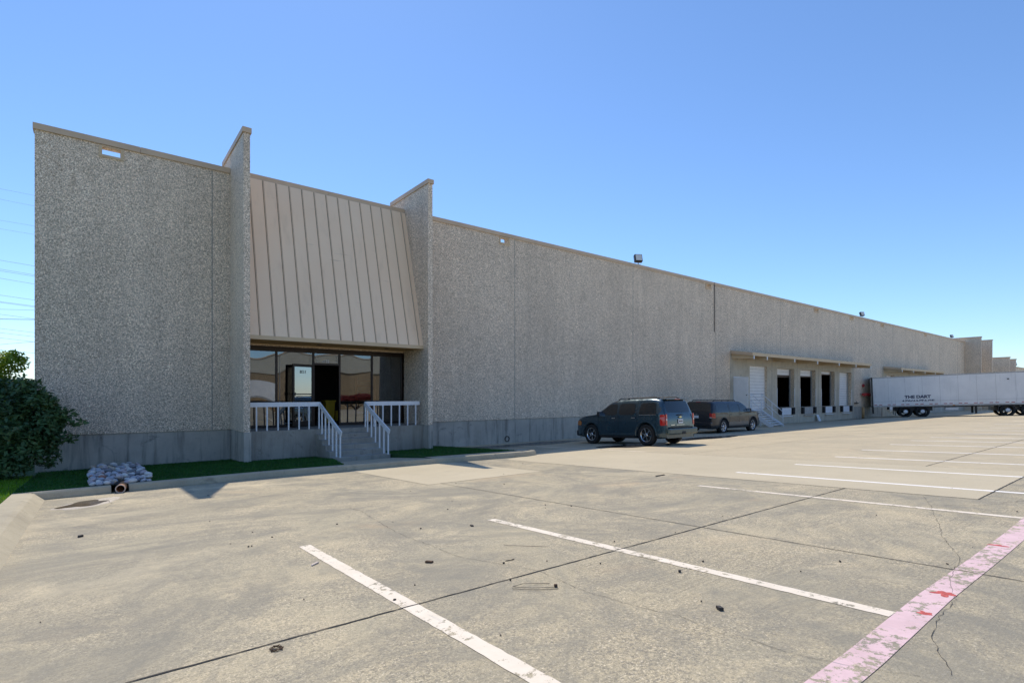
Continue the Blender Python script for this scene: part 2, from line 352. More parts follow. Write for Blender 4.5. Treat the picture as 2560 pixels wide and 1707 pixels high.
def holed(mb, x0, x1, z0, z1, ya, yb, holes):
    """wall slab between ya (front) and yb (back) with rectangular openings (xa, xb, za, zb)"""
    xs = sorted({x0, x1, *[h[0] for h in holes], *[h[1] for h in holes]}); zs = sorted({z0, z1, *[h[2] for h in holes], *[h[3] for h in holes]})
    xs = [x for x in xs if x0 <= x <= x1]; zs = [z for z in zs if z0 <= z <= z1]
    def solid(i, j):
        if not (0 <= i < len(xs) - 1 and 0 <= j < len(zs) - 1): return False
        cx = (xs[i] + xs[i + 1]) / 2; cz = (zs[j] + zs[j + 1]) / 2
        return not any(a < cx < b and c < cz < d for a, b, c, d in holes)
    for i in range(len(xs) - 1):
        for j in range(len(zs) - 1):
            if not solid(i, j): continue
            a, b, c, d = xs[i], xs[i + 1], zs[j], zs[j + 1]
            mb.poly([(a, ya, c), (b, ya, c), (b, ya, d), (a, ya, d)]); mb.poly([(b, yb, c), (a, yb, c), (a, yb, d), (b, yb, d)])
            if not solid(i - 1, j): mb.poly([(a, yb, c), (a, ya, c), (a, ya, d), (a, yb, d)])
            if not solid(i + 1, j): mb.poly([(b, ya, c), (b, yb, c), (b, yb, d), (b, ya, d)])
            if not solid(i, j - 1): mb.poly([(a, yb, c), (b, yb, c), (b, ya, c), (a, ya, c)])
            if not solid(i, j + 1): mb.poly([(a, ya, d), (b, ya, d), (b, yb, d), (a, yb, d)])
    return mb
def struct(name, mb, mat, label=None):
    return tag(mb.build(name, mat), label, None, None, 'structure')

# ------------------------------------------------------------------ ground
g = MB(); ys = [-400, -45, -8, -2, 26, 60, 3000]
for a, b in zip(ys, ys[1:]): g.poly([(-1500, a, gz(a)), (3000, a, gz(a)), (3000, b, gz(b)), (-1500, b, gz(b))])
struct('parking_lot', g, 'concrete')
struct('parking_lot_far_bay', MB().poly([(13.2, -1.9, gz(-1.9) + .0011), (240, -1.9, gz(-1.9) + .0011), (240, 18.5, gz(18.5) + .0011), (13.2, 18.5, gz(18.5) + .0011)]), 'far')
def sheet(pts, dz): return [(x, y, gz(y) + dz) for x, y in pts]
def jag(pts, step=.12, amp=.02, seed=0):
    """outline with slightly ragged edges"""
    rr = random.Random(seed); out = []
    for (ax, ay), (bx, by) in zip(pts, pts[1:] + pts[:1]):
        L = math.hypot(bx - ax, by - ay); n = max(1, int(L / step))
        for i in range(n): t = i / n; out.append((ax + (bx - ax) * t + rr.uniform(-amp, amp), ay + (by - ay) * t + rr.uniform(-amp, amp)))
    return out
for i, q in enumerate([[(4.95, 8.85), (7.8, 8.85), (7.8, 12.6), (4.95, 12.7)], [(9.14, 1.72), (13.2, 1.72), (13.2, 13.9), (9.14, 11.9)]]):
    struct('concrete_patch', MB().poly(sheet(q, .002)), 'patch')
def ribbon(mb, pts, w, dz, rr, wj=.35, wob=.0):
    """narrow strip laid on the slope, with uneven width"""
    L = []; Rr = []
    for i, (x, y) in enumerate(pts):
        ax, ay = pts[max(i - 1, 0)]; bx, by = pts[min(i + 1, len(pts) - 1)]; l = math.hypot(bx - ax, by - ay) or 1
        nx, ny = -(by - ay) / l, (bx - ax) / l; ww = w / 2 * (1 + rr.uniform(-wj, wj)); o = rr.uniform(-wob, wob)
        L.append((x + nx * (ww + o), y + ny * (ww + o))); Rr.append((x - nx * (ww - o), y - ny * (ww - o)))
    for i in range(len(pts) - 1):
        mb.poly(sheet([Rr[i], Rr[i + 1], L[i + 1], L[i]], dz))
def dens(pts, step, amp, rr):
    out = []
    for (ax, ay), (bx, by) in zip(pts, pts[1:]):
        n = max(1, int(math.hypot(bx - ax, by - ay) / step))
        for i in range(n): t = i / n; out.append((ax + (bx - ax) * t + rr.uniform(-amp, amp), ay + (by - ay) * t + rr.uniform(-amp, amp)))
    return out + [pts[-1]]
rr = random.Random(3)
jm = MB()
for pts, w_ in [([(-.85, 3.3), (9.14, 3.3)], .022), ([(13.2, 3.3), (60, 3.35)], .03), ([(5.22, -2), (5.22, 8.85)], .018), ([(9.14, 1.72), (60, 1.75)], .028),
                ([(9.14, 1.72), (9.14, 11.9)], .016), ([(13.2, 1.72), (13.2, 12)], .012), ([(7.8, 8.85), (9.14, 8.9)], .012), ([(4.95, 8.85), (7.8, 8.85)], .012), ([(4.95, 8.85), (4.95, 12.5)], .010),
                ([(7.8, 8.85), (7.8, 12.4)], .012), ([(5.22, 8.85), (-.85, 8.85)], .006), ([(19.5, 3.3), (19.5, 12.5)], .02), ([(13.2, 8.9), (60, 8.9)], .02), ([(26, 1.75), (26, 14)], .02)]:
    ribbon(jm, dens(pts, .07, .003, rr), w_ * .6, .0042, rr, .35)
struct('slab_joints', jm, 'jointdark')
cm = MB()
for pts in [[(2.94, 7.17), (2.76, 6.06), (2.67, 5.39), (2.66, 4.66), (2.63, 4.18), (2.88, 3.3), (2.8, 2.79), (2.82, 2.33), (2.89, 1.98), (2.84, 1.7), (2.89, 1.51), (2.87, 1.32), (2.94, 1.08), (3.08, .79)],
            [(9.12, 2.5), (9.0, 2.27), (8.2, 1.99), (7.5, 1.8), (7.05, 1.64), (6.5, 1.5), (6.04, 1.33), (5.56, 1.16), (5.0, 1.1), (4.43, .95), (4.03, .94), (3.6, .87), (3.2, .7)],
            [(1.1, 9.6), (1.7, 8.9), (2.2, 8.3), (2.9, 7.6), (2.94, 7.17)], [(8.3, 2.0), (8.6, 1.6), (9.4, 1.3)], [(.2, 11.6), (.25, 10.9), (.15, 10.4)], [(1.3, 10.4), (2.0, 10.1), (2.9, 9.3)]]:
    ribbon(cm, dens(pts, .05, .010, rr), .0010 + .0004 * min(math.hypot(*pts[-1]), math.hypot(*pts[0])), .0038, rr, .6)
struct('hairline_cracks', cm, 'jointdark')
def blob(cx, cy, rx, ry, n=40, amp=.12, seed=1, rot=0):
    out = []
    for k in range(n):
        t = 2 * PI * k / n; f = 1 + amp * noise.noise(Vector((math.cos(t) * 1.4, math.sin(t) * 1.4, seed * 3.7))) * 2
        x, y = rx * f * math.cos(t), ry * f * math.sin(t); out.append((cx + x * math.cos(rot) - y * math.sin(rot), cy + x * math.sin(rot) + y * math.cos(rot)))
    return out
# parking lines and pink fire line
for n, (x, ya, yb, w_) in enumerate([(1.71, 5.62, 1.13, .115), (3.86, 5.33, 1.13, .11), (7.99, 5.1, 1.13, .105), (10.1, 5.6, 1.13, .125), (12.2, 5.4, 1.13, .125), (14.5, 5.45, 1.13, .125), (17.0, 5.7, 1.13, .125), (19.6, 5.8, 1.13, .125),
                                     (21.8, 5.85, 1.13, .125), (24.0, 5.85, 1.13, .125), (27.0, 5.8, 1.13, .125), (30, 5.8, 1.13, .125), (33, 5.8, 1.13, .125), (38, 6.5, 1.13, .13), (43, 6.5, 1.13, .13)]):
    q = jag([(x - w_ / 2, yb), (x + w_ / 2, yb), (x + w_ / 2, ya), (x - w_ / 2, ya)], .06, .0035, n)
    struct('parking_line', MB().poly(sheet(q, .003)), 'line' if n < 3 else 'line_new', 'worn white parking stall line painted on the lot')
ps = MB()
for i in range(60):
    a = -6 + i * 1.3; b = a + 1.3; f = lambda x: .955 + .012 * math.sin(x * 1.7)
    ps.poly(sheet([(a, f(a)), (b, f(b)), (b, f(b) + .17), (a, f(a) + .17)], .0035))
struct('fire_lane_line', ps, 'pink', 'faded pink and red fire lane line crossing the lot')
for x, ya, yb in [(13.4, 15.6, 10.4)]:
    struct('parking_line', MB().poly(sheet([(x - .05, yb), (x + .05, yb), (x + .05, ya), (x - .05, ya)], .003)), 'line', 'white stall line in the shade of the warehouse')
struct('parking_line', MB().poly(sheet([(47, 14.9), (75, 14.9), (75, 15.1), (47, 15.1)], .003)), 'line')
for i, (x, y, a_, b_) in enumerate([(4.52, 1.03, .055, .05), (4.02, 1.01, .03, .045), (6.35, 1.06, .03, .06), (2.6, 1.0, .02, .02), (9.2, 1.05, .06, .05)]):
    struct('red_paint_patch', MB().poly(sheet(blob(x, y, a_, b_, 46, .5, i + 30), .0041)), 'redpaint')
# puddle with mineral crust, wet stain under the parked car
struct('mineral_crust', MB().poly(sheet(blob(-.06, 11.3, .33, .6, amp=.2, seed=5, rot=-.55), .0015)), 'crust')
struct('puddle', MB().poly(sheet(blob(-.08, 11.35, .24, .50, amp=.3, seed=2, rot=-.55), .0028)), 'sky_water', 'shallow brown puddle at the kerb corner')
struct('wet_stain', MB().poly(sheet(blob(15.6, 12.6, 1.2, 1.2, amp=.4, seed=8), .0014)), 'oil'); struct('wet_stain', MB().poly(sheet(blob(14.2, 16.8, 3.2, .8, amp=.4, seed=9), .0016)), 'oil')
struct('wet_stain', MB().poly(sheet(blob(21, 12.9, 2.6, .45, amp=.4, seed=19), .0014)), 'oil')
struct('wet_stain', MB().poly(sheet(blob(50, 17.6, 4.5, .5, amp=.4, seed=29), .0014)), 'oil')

# kerbs, walk, lawns
KZ = .14
kp = [(-.87, 12.5), (0.28, 12.62), (0.56, 12.66), (3, 12.86), (6, 12.72), (10.2, 12.25), (10.75, 12.45), (11.05, 13.0)]
def kerb(pts, name, w_=.16):
    mb = MB()
    for (ax, ay), (bx, by) in zip(pts, pts[1:]):
        l = math.hypot(bx - ax, by - ay); n = max(1, int(l / .5))
        for i in range(n):
            p = []; 
            for t in (i / n, (i + 1) / n):
                x, y = ax + (bx - ax) * t, ay + (by - ay) * t; nx, ny = -(by - ay) / l, (bx - ax) / l; g0 = gz(y)
                p.append([(x, y, g0 - .02), (x, y, g0 + .02), (x + nx * .025, y + ny * .025, g0 + KZ - .03), (x + nx * .05, y + ny * .05, g0 + KZ), (x + nx * w_, y + ny * w_, g0 + KZ), (x + nx * w_, y + ny * w_, g0 - .02)])
            for k in range(5): mb.poly([p[0][k], p[1][k], p[1][k + 1], p[0][k + 1]], 0 < k < 3)
            if i == 0: mb.poly(p[0][::-1])
            if i == n - 1: mb.poly(p[1])
    return struct(name, mb, 'kerb')
kerb(kp[:2], 'kerb'); kerb(kp[2:], 'kerb')
# side kerb strip running towards the camera
mb = MB()
for i in range(20):
    a = -6 + i * .94; b = a + .94; za, zb = gz(a), gz(b)
    if b > 12.7: b = 12.75; zb = gz(b)
    pr = [(-.66, .0), (-.72, .05), (-.80, KZ - .02), (-.86, KZ), (-1.10, KZ), (-1.10, -.05)]
    for (x0, h0), (x1, h1) in zip(pr, pr[1:]): mb.poly([(x0, b, zb + h0), (x0, a, za + h0), (x1, a, za + h1), (x1, b, zb + h1)], h1 > 0)
    if b >= 12.75: mb.poly([(x, b, zb + h) for x, h in pr]); break
struct('side_kerb', mb, 'kerb')
def lz(x, y):   # lawn and walk surface
    z1 = gz(12.65) + KZ - .01
    if y < 12.65: return gz(y) + KZ - .01
    return z1 - (y - 12.65) * .050
def fill(mb, xs, yf, yb, n, zf, dz=0):
    """strip surface between front curve yf(x) and back curve yb(x)"""
    for (a, b) in zip(xs, xs[1:]):
        for k in range(n):
            q = []
            for x, t in ((a, k / n), (b, k / n), (b, (k + 1) / n), (a, (k + 1) / n)):
                y = yf(x) + (yb(x) - yf(x)) * t; q.append((x, y, zf(x, y) + dz))
            mb.poly(q, True)
    return mb
def ky(x):  # back of the front kerb
    for (ax, ay), (bx, by) in zip(kp, kp[1:6]):
        if x <= bx: return ay + (by - ay) * (x - ax) / (bx - ax) + .155
    return 12.4
def walkz(x, y): return gz(12.65) + KZ - .004 - max(0, y - 12.65) * .085
lw = MB(); fill(lw, [-1.09, 0, .9, 1.5, 3, 4.2, 4.85], ky, lambda x: 18.6, 8, lz)
edge = [(4.85, ky(4.85)), (4.95, 13.2), (5.1, 13.9), (5.35, 14.7), (5.48, 15.3), (5.48, 17.2)]
for (ax, ay), (bx_, by) in zip(edge, edge[1:]):
    lw.poly([(4.85, ay, lz(0, ay)), (ax, ay, lz(0, ay)), (bx_, by, lz(0, by)), (4.85, by, lz(0, by))]); lw.poly([(ax, ay, lz(0, ay)), (ax, ay, lz(0, ay) - .25), (bx_, by, lz(0, by) - .25), (bx_, by, lz(0, by))])
if 1:
    fill(lw, [-14, -6, -3, -1.10], lambda x: -6, lambda x: 12.6, 12, lz); fill(lw, [-14, -6, -1.09], lambda x: 12.6, lambda x: 26, 8, lz)
tag(lw.build('lawn', 'grass_base'), 'strips of lawn between kerb and warehouse wall', None, None, 'structure')
lw = MB(); fill(lw, [7.35, 8.6, 9.8, 10.4], lambda x: 13.35 - (x - 7.35) * .12, lambda x: 18.6, 6, lambda x, y: lz(x, y) + .012)
lw.poly([(7.35, 13.35, lz(0, 13.35) + .012), (7.35, 18.6, lz(0, 18.6) + .012), (7.35, 18.6, -1.3), (7.35, 13.35, -1.1)])
tag(lw.build('lawn', 'grass_base'), 'lawn patch to the right of the entrance steps', None, None, 'structure')
wk = MB(); fill(wk, [4.9, 5.5, 6.4, 7.35], ky, lambda x: 15.4, 6, walkz); fill(wk, [7.35, 8.6, 10.2], ky, lambda x: 13.38 - (x - 7.35) * .12, 2, lambda x, y: lz(x, y) + .008)
wk.poly([(10.2, 12.42, lz(0, 12.42)), (10.72, 12.5, lz(0, 12.5) - .002), (11.0, 13.0, lz(0, 13.0)), (11.1, 13.5, lz(0, 13.5)), (10.9, 14.4, lz(0, 14.4)), (10.42, 14.9, lz(0, 14.9)), (10.40, 13.0, lz(0, 13.0) + .004), (10.2, 13.03, lz(0, 13.03))])
struct('walkway', wk, 'kerb')
# grass blades
def grass(name, n, area, mat, label, hgt=.035, ok=lambda x, y: True, seed=1):
    r2 = random.Random(seed); mb = MB(); c = 0
    while c < n:
        x = r2.uniform(area[0], area[1]); y = r2.uniform(area[2], area[3])
        if not ok(x, y): continue
        c += 1; z = lz(x, y); a = r2.uniform(0, 2 * PI); h = hgt * r2.uniform(.6, 1.4); w_ = r2.uniform(.006, .012); dx, dy = math.cos(a) * w_, math.sin(a) * w_
        mb.poly([(x - dx, y - dy, z - .004), (x + dx, y + dy, z - .004), (x + r2.uniform(-.02, .02), y + r2.uniform(-.02, .02), z + h)])
    return tag(mb.build(name, mat), label, 'grass', None, 'stuff')
rock_in = lambda x, y: -.05 < x < .95 + .0 and y > 12.7
grass('grass', 30000, (-1.09, 5.45, 12.6, 18.45), 'grass', 'short dark green grass of the lawn left of the steps', ok=lambda x, y: y > ky(x) and not rock_in(x, y) and not (x > 4.85 and y < 12.7 + (x - 4.85) * 4.0) and not (x > X1 and y > 16.95), seed=1)
grass('grass', 12000, (7.37, 10.4, 12.9, 18.45), 'grass', 'short dark green grass right of the entrance steps', ok=lambda x, y: y > 13.37 - (x - 7.35) * .12 and not (x < X2 + .2 and y > 16.95), hgt=.045, seed=2)
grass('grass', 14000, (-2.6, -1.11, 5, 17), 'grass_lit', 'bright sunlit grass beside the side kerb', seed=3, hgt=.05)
# soil wedge on the left lawn corner of walk handled by walk surface; cobble bed
struct('soil', fill(MB(), [-.03, .3, .6, .93], lambda x: ky(x) + .02, lambda x: 18.4, 6, lz, .012), 'soil')

# ------------------------------------------------------------------ the warehouse
WX1 = 91.0; WB = 62
bld = thing('warehouse', (45, Y0, -1), 'long grey exposed aggregate warehouse with tan entrance canopy and dock doors', 'warehouse')
scup = [(.21, .62), (13.92, 14.36), (29.85, 30.35), (45.2, 45.9), (52.4, 53.1), (60.0, 60.7), (73.6, 74.3)]
docks = [(35.1, 37.5, .05, 3.04), (39.0, 41.7, .12, 3.0), (42.7, 45.4, .12, 3.0), (46.5, 49.1, .12, 3.0), (50.1, 52.7, .12, 3.0), (61.5, 63.9, .12, 3.0), (65.2, 67.6, .12, 3.0), (69, 71.4, .12, 3.0)]
mandoor = (33.05, 34.05, .12, 2.22)
scz = (7.69, 7.93)
holes = [(a, b, *scz) for a, b in scup] + [(X1 + .18, X2, 0, 2.66)] + docks + [mandoor]
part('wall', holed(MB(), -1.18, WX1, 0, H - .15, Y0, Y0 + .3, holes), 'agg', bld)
fh = [(a, b, c, d) for a, b, c, d in docks if c < 0.2]
for a, b in [(-1.18, X1), (X2 + .18, WX1)]: part('foundation', holed(MB(), a, b, -1.6, -.004, Y0 + .03, Y0 + .3, []), 'plinth', bld)
w2 = MB(); w2.box((-1.18, Y0 + .301, -1.6), (-.9, WB, H - .15)); w2.box((WX1 - .3, Y0 + .301, -1.6), (WX1, WB, H - .15)); w2.box((-1.18, WB, -1.6), (WX1, WB + .3, H - .15))
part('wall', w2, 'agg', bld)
part('roof', MB().box((-.899, Y0 + .302, 7.45), (WX1 - .301, WB - .001, 7.6)), 'roof', bld)
part('floor', MB().box((-.899, Y0 + .302, -.25), (WX1 - .301, WB - .001, -.006)), 'interior', bld)
# coping with small joints between lengths
cp = MB(); x = -1.22; segs = []
brk = [-1.22, X1 - .0]; 
def cop(a, b):
    n = max(1, round((b - a) / 3.05)); s = (b - a) / n
    for i in range(n): cp.box((a + i * s + .004, Y0 - .045, H - .16), (a + (i + 1) * s - .004, Y0 + .34, H))
cop(-1.22, X1 - .002); cop(X1 + .182, X2 - .002); cop(X2 + .182, WX1 + .02)
part('coping', cp, 'coping', bld)
for a, b in scup:
    sf = MB(); z0, z1 = scz; f = .07
    for (p, q) in (((a - f, z0 - f), (b + f, z0)), ((a - f, z1), (b + f, z1 + .005)), ((a - f, z0), (a, z1)), ((b, z0), (b + f, z1))):
        sf.box((p[0], Y0 - .03, p[1]), (q[0], Y0 - .002, q[1]))
    sf.box((a, Y0 - .035, z1 - .022), (b, Y0 - .031, z1 - .001))
    part('scupper_frame', sf, 'fascia', bld)
for x in [2.88, 14.72, 22.83, 30.93, 39.5, 55.2, 63.3, 71.4, 79.5, 87.5]:
    z0 = 3.72 if 32 < x < 53 else (3.7 if 60 < x < 76 else .0)
    part('sealant_joint', MB().box((x - .013, Y0 - .003, z0), (x + .013, Y0 + .01, H - .17)), 'sealant', bld)
part('downpipe', MB().tube([(30.72, Y0 - .04, 8.1), (30.72, Y0 - .04, 5.0)], .02, 6), 'dark', bld)
# smooth concrete dock surround under the canopies
ds = MB(); ds2 = MB()
holed(ds, 32.6, 53.3, -1.6, 3.74, Y0 - .012, Y0 - .001, docks[:5] + [mandoor])
holed(ds2, 60.3, 75.4, -1.6, 3.62, Y0 - .012, Y0 - .001, docks[5:])
part('dock_surround', ds, 'dockc', bld); part('dock_surround', ds2, 'dockc', bld)
for x in (38.2, 42.2, 45.95, 49.6, 53.0): part('sealant_joint', MB().box((x - .012, Y0 - .016, -1.1), (x + .012, Y0 - .012, 3.6)), 'sealant', bld)
part('sealant_joint', MB().box((37.6, Y0 - .0165, .085), (53.28, Y0 - .0125, .105)), 'sealant', bld)
# fins
for i, x in enumerate((X1, X2)):
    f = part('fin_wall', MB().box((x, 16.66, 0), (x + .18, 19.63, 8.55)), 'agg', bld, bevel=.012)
    f2 = part('fin_base', MB().box((x + .012, 16.64, -1.5), (x + .205, 18.6, -.004)) if i == 0 else MB().box((x - .005, 16.65, -1.5), (x + .19, 18.6, -.004)), 'plinth', bld, bevel=.008)
    part('fin_coping', MB().box((x - .03, 16.62, 8.551), (x + .21, 19.68, 8.70)), 'coping', bld)
# mansard panel canopy above the entrance
ya, yb, zt, zb = 18.44, 17.0, H - .165, 2.83; xa, xb = X1 + .182, X2 - .002
ms = MB()
ms.poly([(xa, yb, zb), (xb, yb, zb), (xb, ya, zt), (xa, ya, zt)]); ms.poly([(xa, ya + .06, zt), (xb, ya + .06, zt), (xb, yb + .06, zb), (xa, yb + .06, zb)])
ms.poly([(xa, ya, zt), (xb, ya, zt), (xb, ya + .06, zt), (xa, ya + .06, zt)])
cn = part('canopy', ms, 'mansard', bld)
rb = MB(); gr = MB(); nx = -(zt - zb); L = math.hypot(ya - yb, zt - zb); ny, nzv = -(zt - zb) / L, (ya - yb) / L
k = 0; xs = xa + .34
while xs < xb - .05:
    P = lambda x, t, o: (x, yb + (ya - yb) * t + ny * o, zb + (zt - zb) * t + nzv * o)
    for (m_, x0, x1, h) in ((rb, xs - .006, xs + .006, .022), (gr, xs + .007, xs + .021, .003), (gr, xs - .021, xs - .007, .003)):
        n = len(m_.v); m_.v += [P(x0, 0, .0), P(x1, 0, .0), P(x1, 1, .0), P(x0, 1, .0), P(x0, 0, h), P(x1, 0, h), P(x1, 1, h), P(x0, 1, h)]
        for f in ((4, 5, 6, 7), (0, 1, 5, 4), (1, 2, 6, 5), (2, 3, 7, 6), (3, 0, 4, 7)): m_.f.append(tuple(n + i for i in f)); m_.sm.append(False)
    xs += .405
part('standing_seam', rb, 'mansard', cn); part('seam_strip', gr, 'groove', cn)  # thin dark strips along both sides of each seam rib
fs = MB().box((xa, yb - .012, zb - .115), (xb, yb + .06, zb + .004)); part('fascia', fs, 'fascia', cn)
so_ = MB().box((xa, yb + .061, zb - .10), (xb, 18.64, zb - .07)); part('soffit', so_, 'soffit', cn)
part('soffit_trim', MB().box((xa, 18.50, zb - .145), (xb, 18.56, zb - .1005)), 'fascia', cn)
for x in (5.9, 8.3): part('soffit_light', MB().lathe([(0, .07), (-.012, .09), (-.014, .0)], 'z', 14, (x, 17.8, zb - .1)), 'bronze', cn)
# storefront
GY = 18.65; mull = [3.60, 4.77, 5.97, 6.88, 8.09, 9.29]
mb = MB()
for i, x in enumerate(mull): mb.box((x - .03, GY - .05, .0), (x + .03, GY + .06, 2.60))
for a, b in zip(mull, mull[1:]):
    mb.box((a + .031, GY - .045, 2.50), (b - .031, GY + .055, 2.599))
    if not (a == 5.97): mb.box((a + .031, GY - .045, .0), (b - .031, GY + .055, .07))
mb.box((6.001, GY - .048, 2.10), (6.849, GY + .058, 2.17))
part('storefront_frame', mb, 'bronze', bld, bevel=.004)
part('storefront_header', MB().box((xa, GY - .02, 2.601), (xb, GY + .1, 2.729)), 'bronze', bld)
def pane(x0, x1, z0, z1, seed, amp=.0012, tilt=0.0):
    n = 16; mb = MB(); idx = {}
    for i in range(n + 1):
        for j in range(n + 1):
            x = x0 + (x1 - x0) * i / n; z = z0 + (z1 - z0) * j / n
            y = GY + amp * 2.2 * noise.noise(Vector((x * 1.1, z * .55, seed * 5.1))) + amp * math.sin(x * 2.2 + seed) * .9 + tilt * (z - z0)
            idx[i, j] = len(mb.v); mb.v.append((x, y, z))
    for i in range(n):
        for j in range(n): mb.f.append((idx[i, j], idx[i + 1, j], idx[i + 1, j + 1], idx[i, j + 1])); mb.sm.append(True)
    return mb
for i, (a, b) in enumerate(zip(mull, mull[1:])):
    if a == 5.97: part('glass_pane', pane(a + .031, b - .031, 2.171, 2.499, 9, .0016), 'glass', bld)
    else: part('glass_pane', pane(a + .031, b - .031, .071, 2.499, i + 1, .0042), 'glass', bld)
tp = MB()
def rect_line(mb, x0, x1, z0, z1, y, w_=.012):
    mb.box((x0, y - .003, z1 - w_), (x1, y, z1)); mb.box((x0, y - .003, z0 + w_), (x0 + w_, y, z1 - w_)); mb.box((x1 - w_, y - .003, z0 + w_), (x1, y, z1 - w_)); mb.box((x0, y - .003, z0), (x1, y, z0 + w_))
rect_line(tp, 4.87, 5.87, .12, 2.43, GY - .012, .008); rect_line(tp, 6.06, 6.80, 2.215, 2.455, GY - .012)
part('glazing_tape', tp, 'tape', bld)
part('door_number', text_mb('1135', .12, lambda x, y: (6.27 + x, GY - .014, 2.195 + y), .004), 'wletter', bld)
# open glass door, hinged on the left jamb and swung 150 degrees
dr = bpy.data.objects.new('door', None); COL.objects.link(dr); dr.parent = bld; dr.location = (5.955 - 45, GY - .075 - Y0, 1.0); dr.rotation_euler = (0, 0, R(-150)); dr['label'] = 'open glass entrance door with dark frame'
dr.rotation_euler = (0, 0, R(180 + 21)); W_ = .84; TH = .022
fr = MB().box((0, -TH, .012), (.075, TH, 2.10)).box((W_ - .075, -TH, .012), (W_, TH, 2.10)).box((.075, -TH, 2.01), (W_ - .075, TH, 2.0999)).box((.075, -TH, .0125), (W_ - .075, TH, .20))
fr.build('door_frame', 'bronze', dr, bevel=.003)
MB().poly([(.075, 0, .2), (W_ - .075, 0, .2), (W_ - .075, 0, 2.01), (.075, 0, 2.01)]).build('glass_pane', 'doorglass', dr)
SIDE = 1   # face seen from the lot
MB().box((.03, SIDE * .06 - .012, 1.08), (W_ - .02, SIDE * .06 + .012, 1.115)).box((.76, SIDE * .024, 1.05), (.86, SIDE * .075, 1.15)).build('push_bar', 'frameblk', dr)
text_mb('1135', .13, lambda x, y: (.30 + x * 1.0, SIDE * .004, 1.80 + y), .004).build('door_number', 'inkblk', dr)
# interior of the entrance hall
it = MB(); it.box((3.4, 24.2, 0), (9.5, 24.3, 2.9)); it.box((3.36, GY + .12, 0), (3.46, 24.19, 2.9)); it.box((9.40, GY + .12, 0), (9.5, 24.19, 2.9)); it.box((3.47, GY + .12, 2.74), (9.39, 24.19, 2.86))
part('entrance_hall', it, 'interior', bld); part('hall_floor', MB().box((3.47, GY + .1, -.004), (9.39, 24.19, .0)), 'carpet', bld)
# porch
part('porch', MB().box((X1 + .206, 17.0, -1.5), (X2 - .006, GY + .09, -.003)), 'porchc', bld)
st = MB(); sx0, sx1 = 5.50, 7.30; prof = [(17.0 - .001, -.003)]
pp = [(16.998, -1.5), (16.998, -.16)]
for k in range(1, 6): pp += [(17.0 - .3 * k, -.15 * k - .003)] + [(17.0 - .3 * k, -.15 * (k + 1) - .003)]
pp = [(16.998, -1.3), (16.998, -.153)]
yy = 17.0
for k in range(1, 6): yy = 17.0 - .32 * k; pp += [(yy, -.15 * k - .003), (yy, -.15 * (k + 1) - .003)]
pp[-1] = (yy, -1.3)
st.prism(pp, lambda p: (sx0, p[0], p[1]), lambda p: (sx1, p[0], p[1])); part('entrance_steps', st, 'porchc', bld, bevel=.012, fix=True)

# dock doors, bumpers, levelers
dock_open = {1: 2.36, 2: 2.43, 3: 2.68}
for i, (a, b, z0, z1) in enumerate(docks):
    if i >= 5: bot = z0
    else: bot = dock_open.get(i, z0)
    dd = MB(); dy = Y0 + .33 if i else Y0 + .16; nsec = 14 if i in (0, 4) else 12; hs = (z1 - z0) / nsec; z = z1
    while z - hs >= bot - .02:
        dd.box((a + .002, dy, z - hs + .012), (b - .002, dy + .05, z)); z -= hs
    d_ = part('dock_door', dd, 'whitedoor', bld); 
    if i == 0: d_['label'] = 'closed white sectional dock door beside the steel stair'
    if i == 4: d_['label'] = 'closed white sectional dock door at the right end'
    part('door_backing', MB().box((a, dy + .052, bot if bot > z0 else z0), (b, dy + .08, z1)), 'groove', d_)
    if i == 0: continue
    for x in (a - .055, b + .0): part('corner_guard', MB().box((x, Y0 - .03, z0), (x + .055, Y0 - .013, 1.55)), 'white', bld)
    if i < 5:
        for p_, q_ in ((b - .12, b - .04), (a + .04, a + .1)): part('door_track', MB().box((p_, Y0 + .24, z0), (q_, Y0 + .32, z1 - .05)), 'galv', bld)
    for x in (a + .12, b - .47):
        part('dock_bumper', MB().box((x, Y0 - .17, -.40), (x + .3, Y0 - .013, .10)), 'rubber', bld, bevel=.02)
    part('dock_leveler', MB().box((a + .62, Y0 - .07, -.42), (b - .62, Y0 - .013, .08)).box((a + .55, Y0 - .14, -.56), (b - .55, Y0 - .014, -.50)), 'galv' if i in (2,) else 'steelw', bld)
part('door_frame', MB().box((33.0, Y0 - .03, .12), (33.05, Y0 + .1, 2.26)).box((34.05, Y0 - .03, .12), (34.10, Y0 + .1, 2.26)).box((33.0501, Y0 - .03, 2.22), (34.0499, Y0 + .1, 2.26)), 'steelw', bld)
sd = part('service_door', MB().box((32.98, 17.50, .13), (33.025, Y0 - .035, 2.21)), 'whitedoor', bld); sd['label'] = 'white steel door standing open at the dock stair'
part('door_knob', MB().lathe([(0, .028), (-.06, .03), (-.065, .0)], 'x', 12, (32.98, 17.58, 1.05)), 'dark', sd)
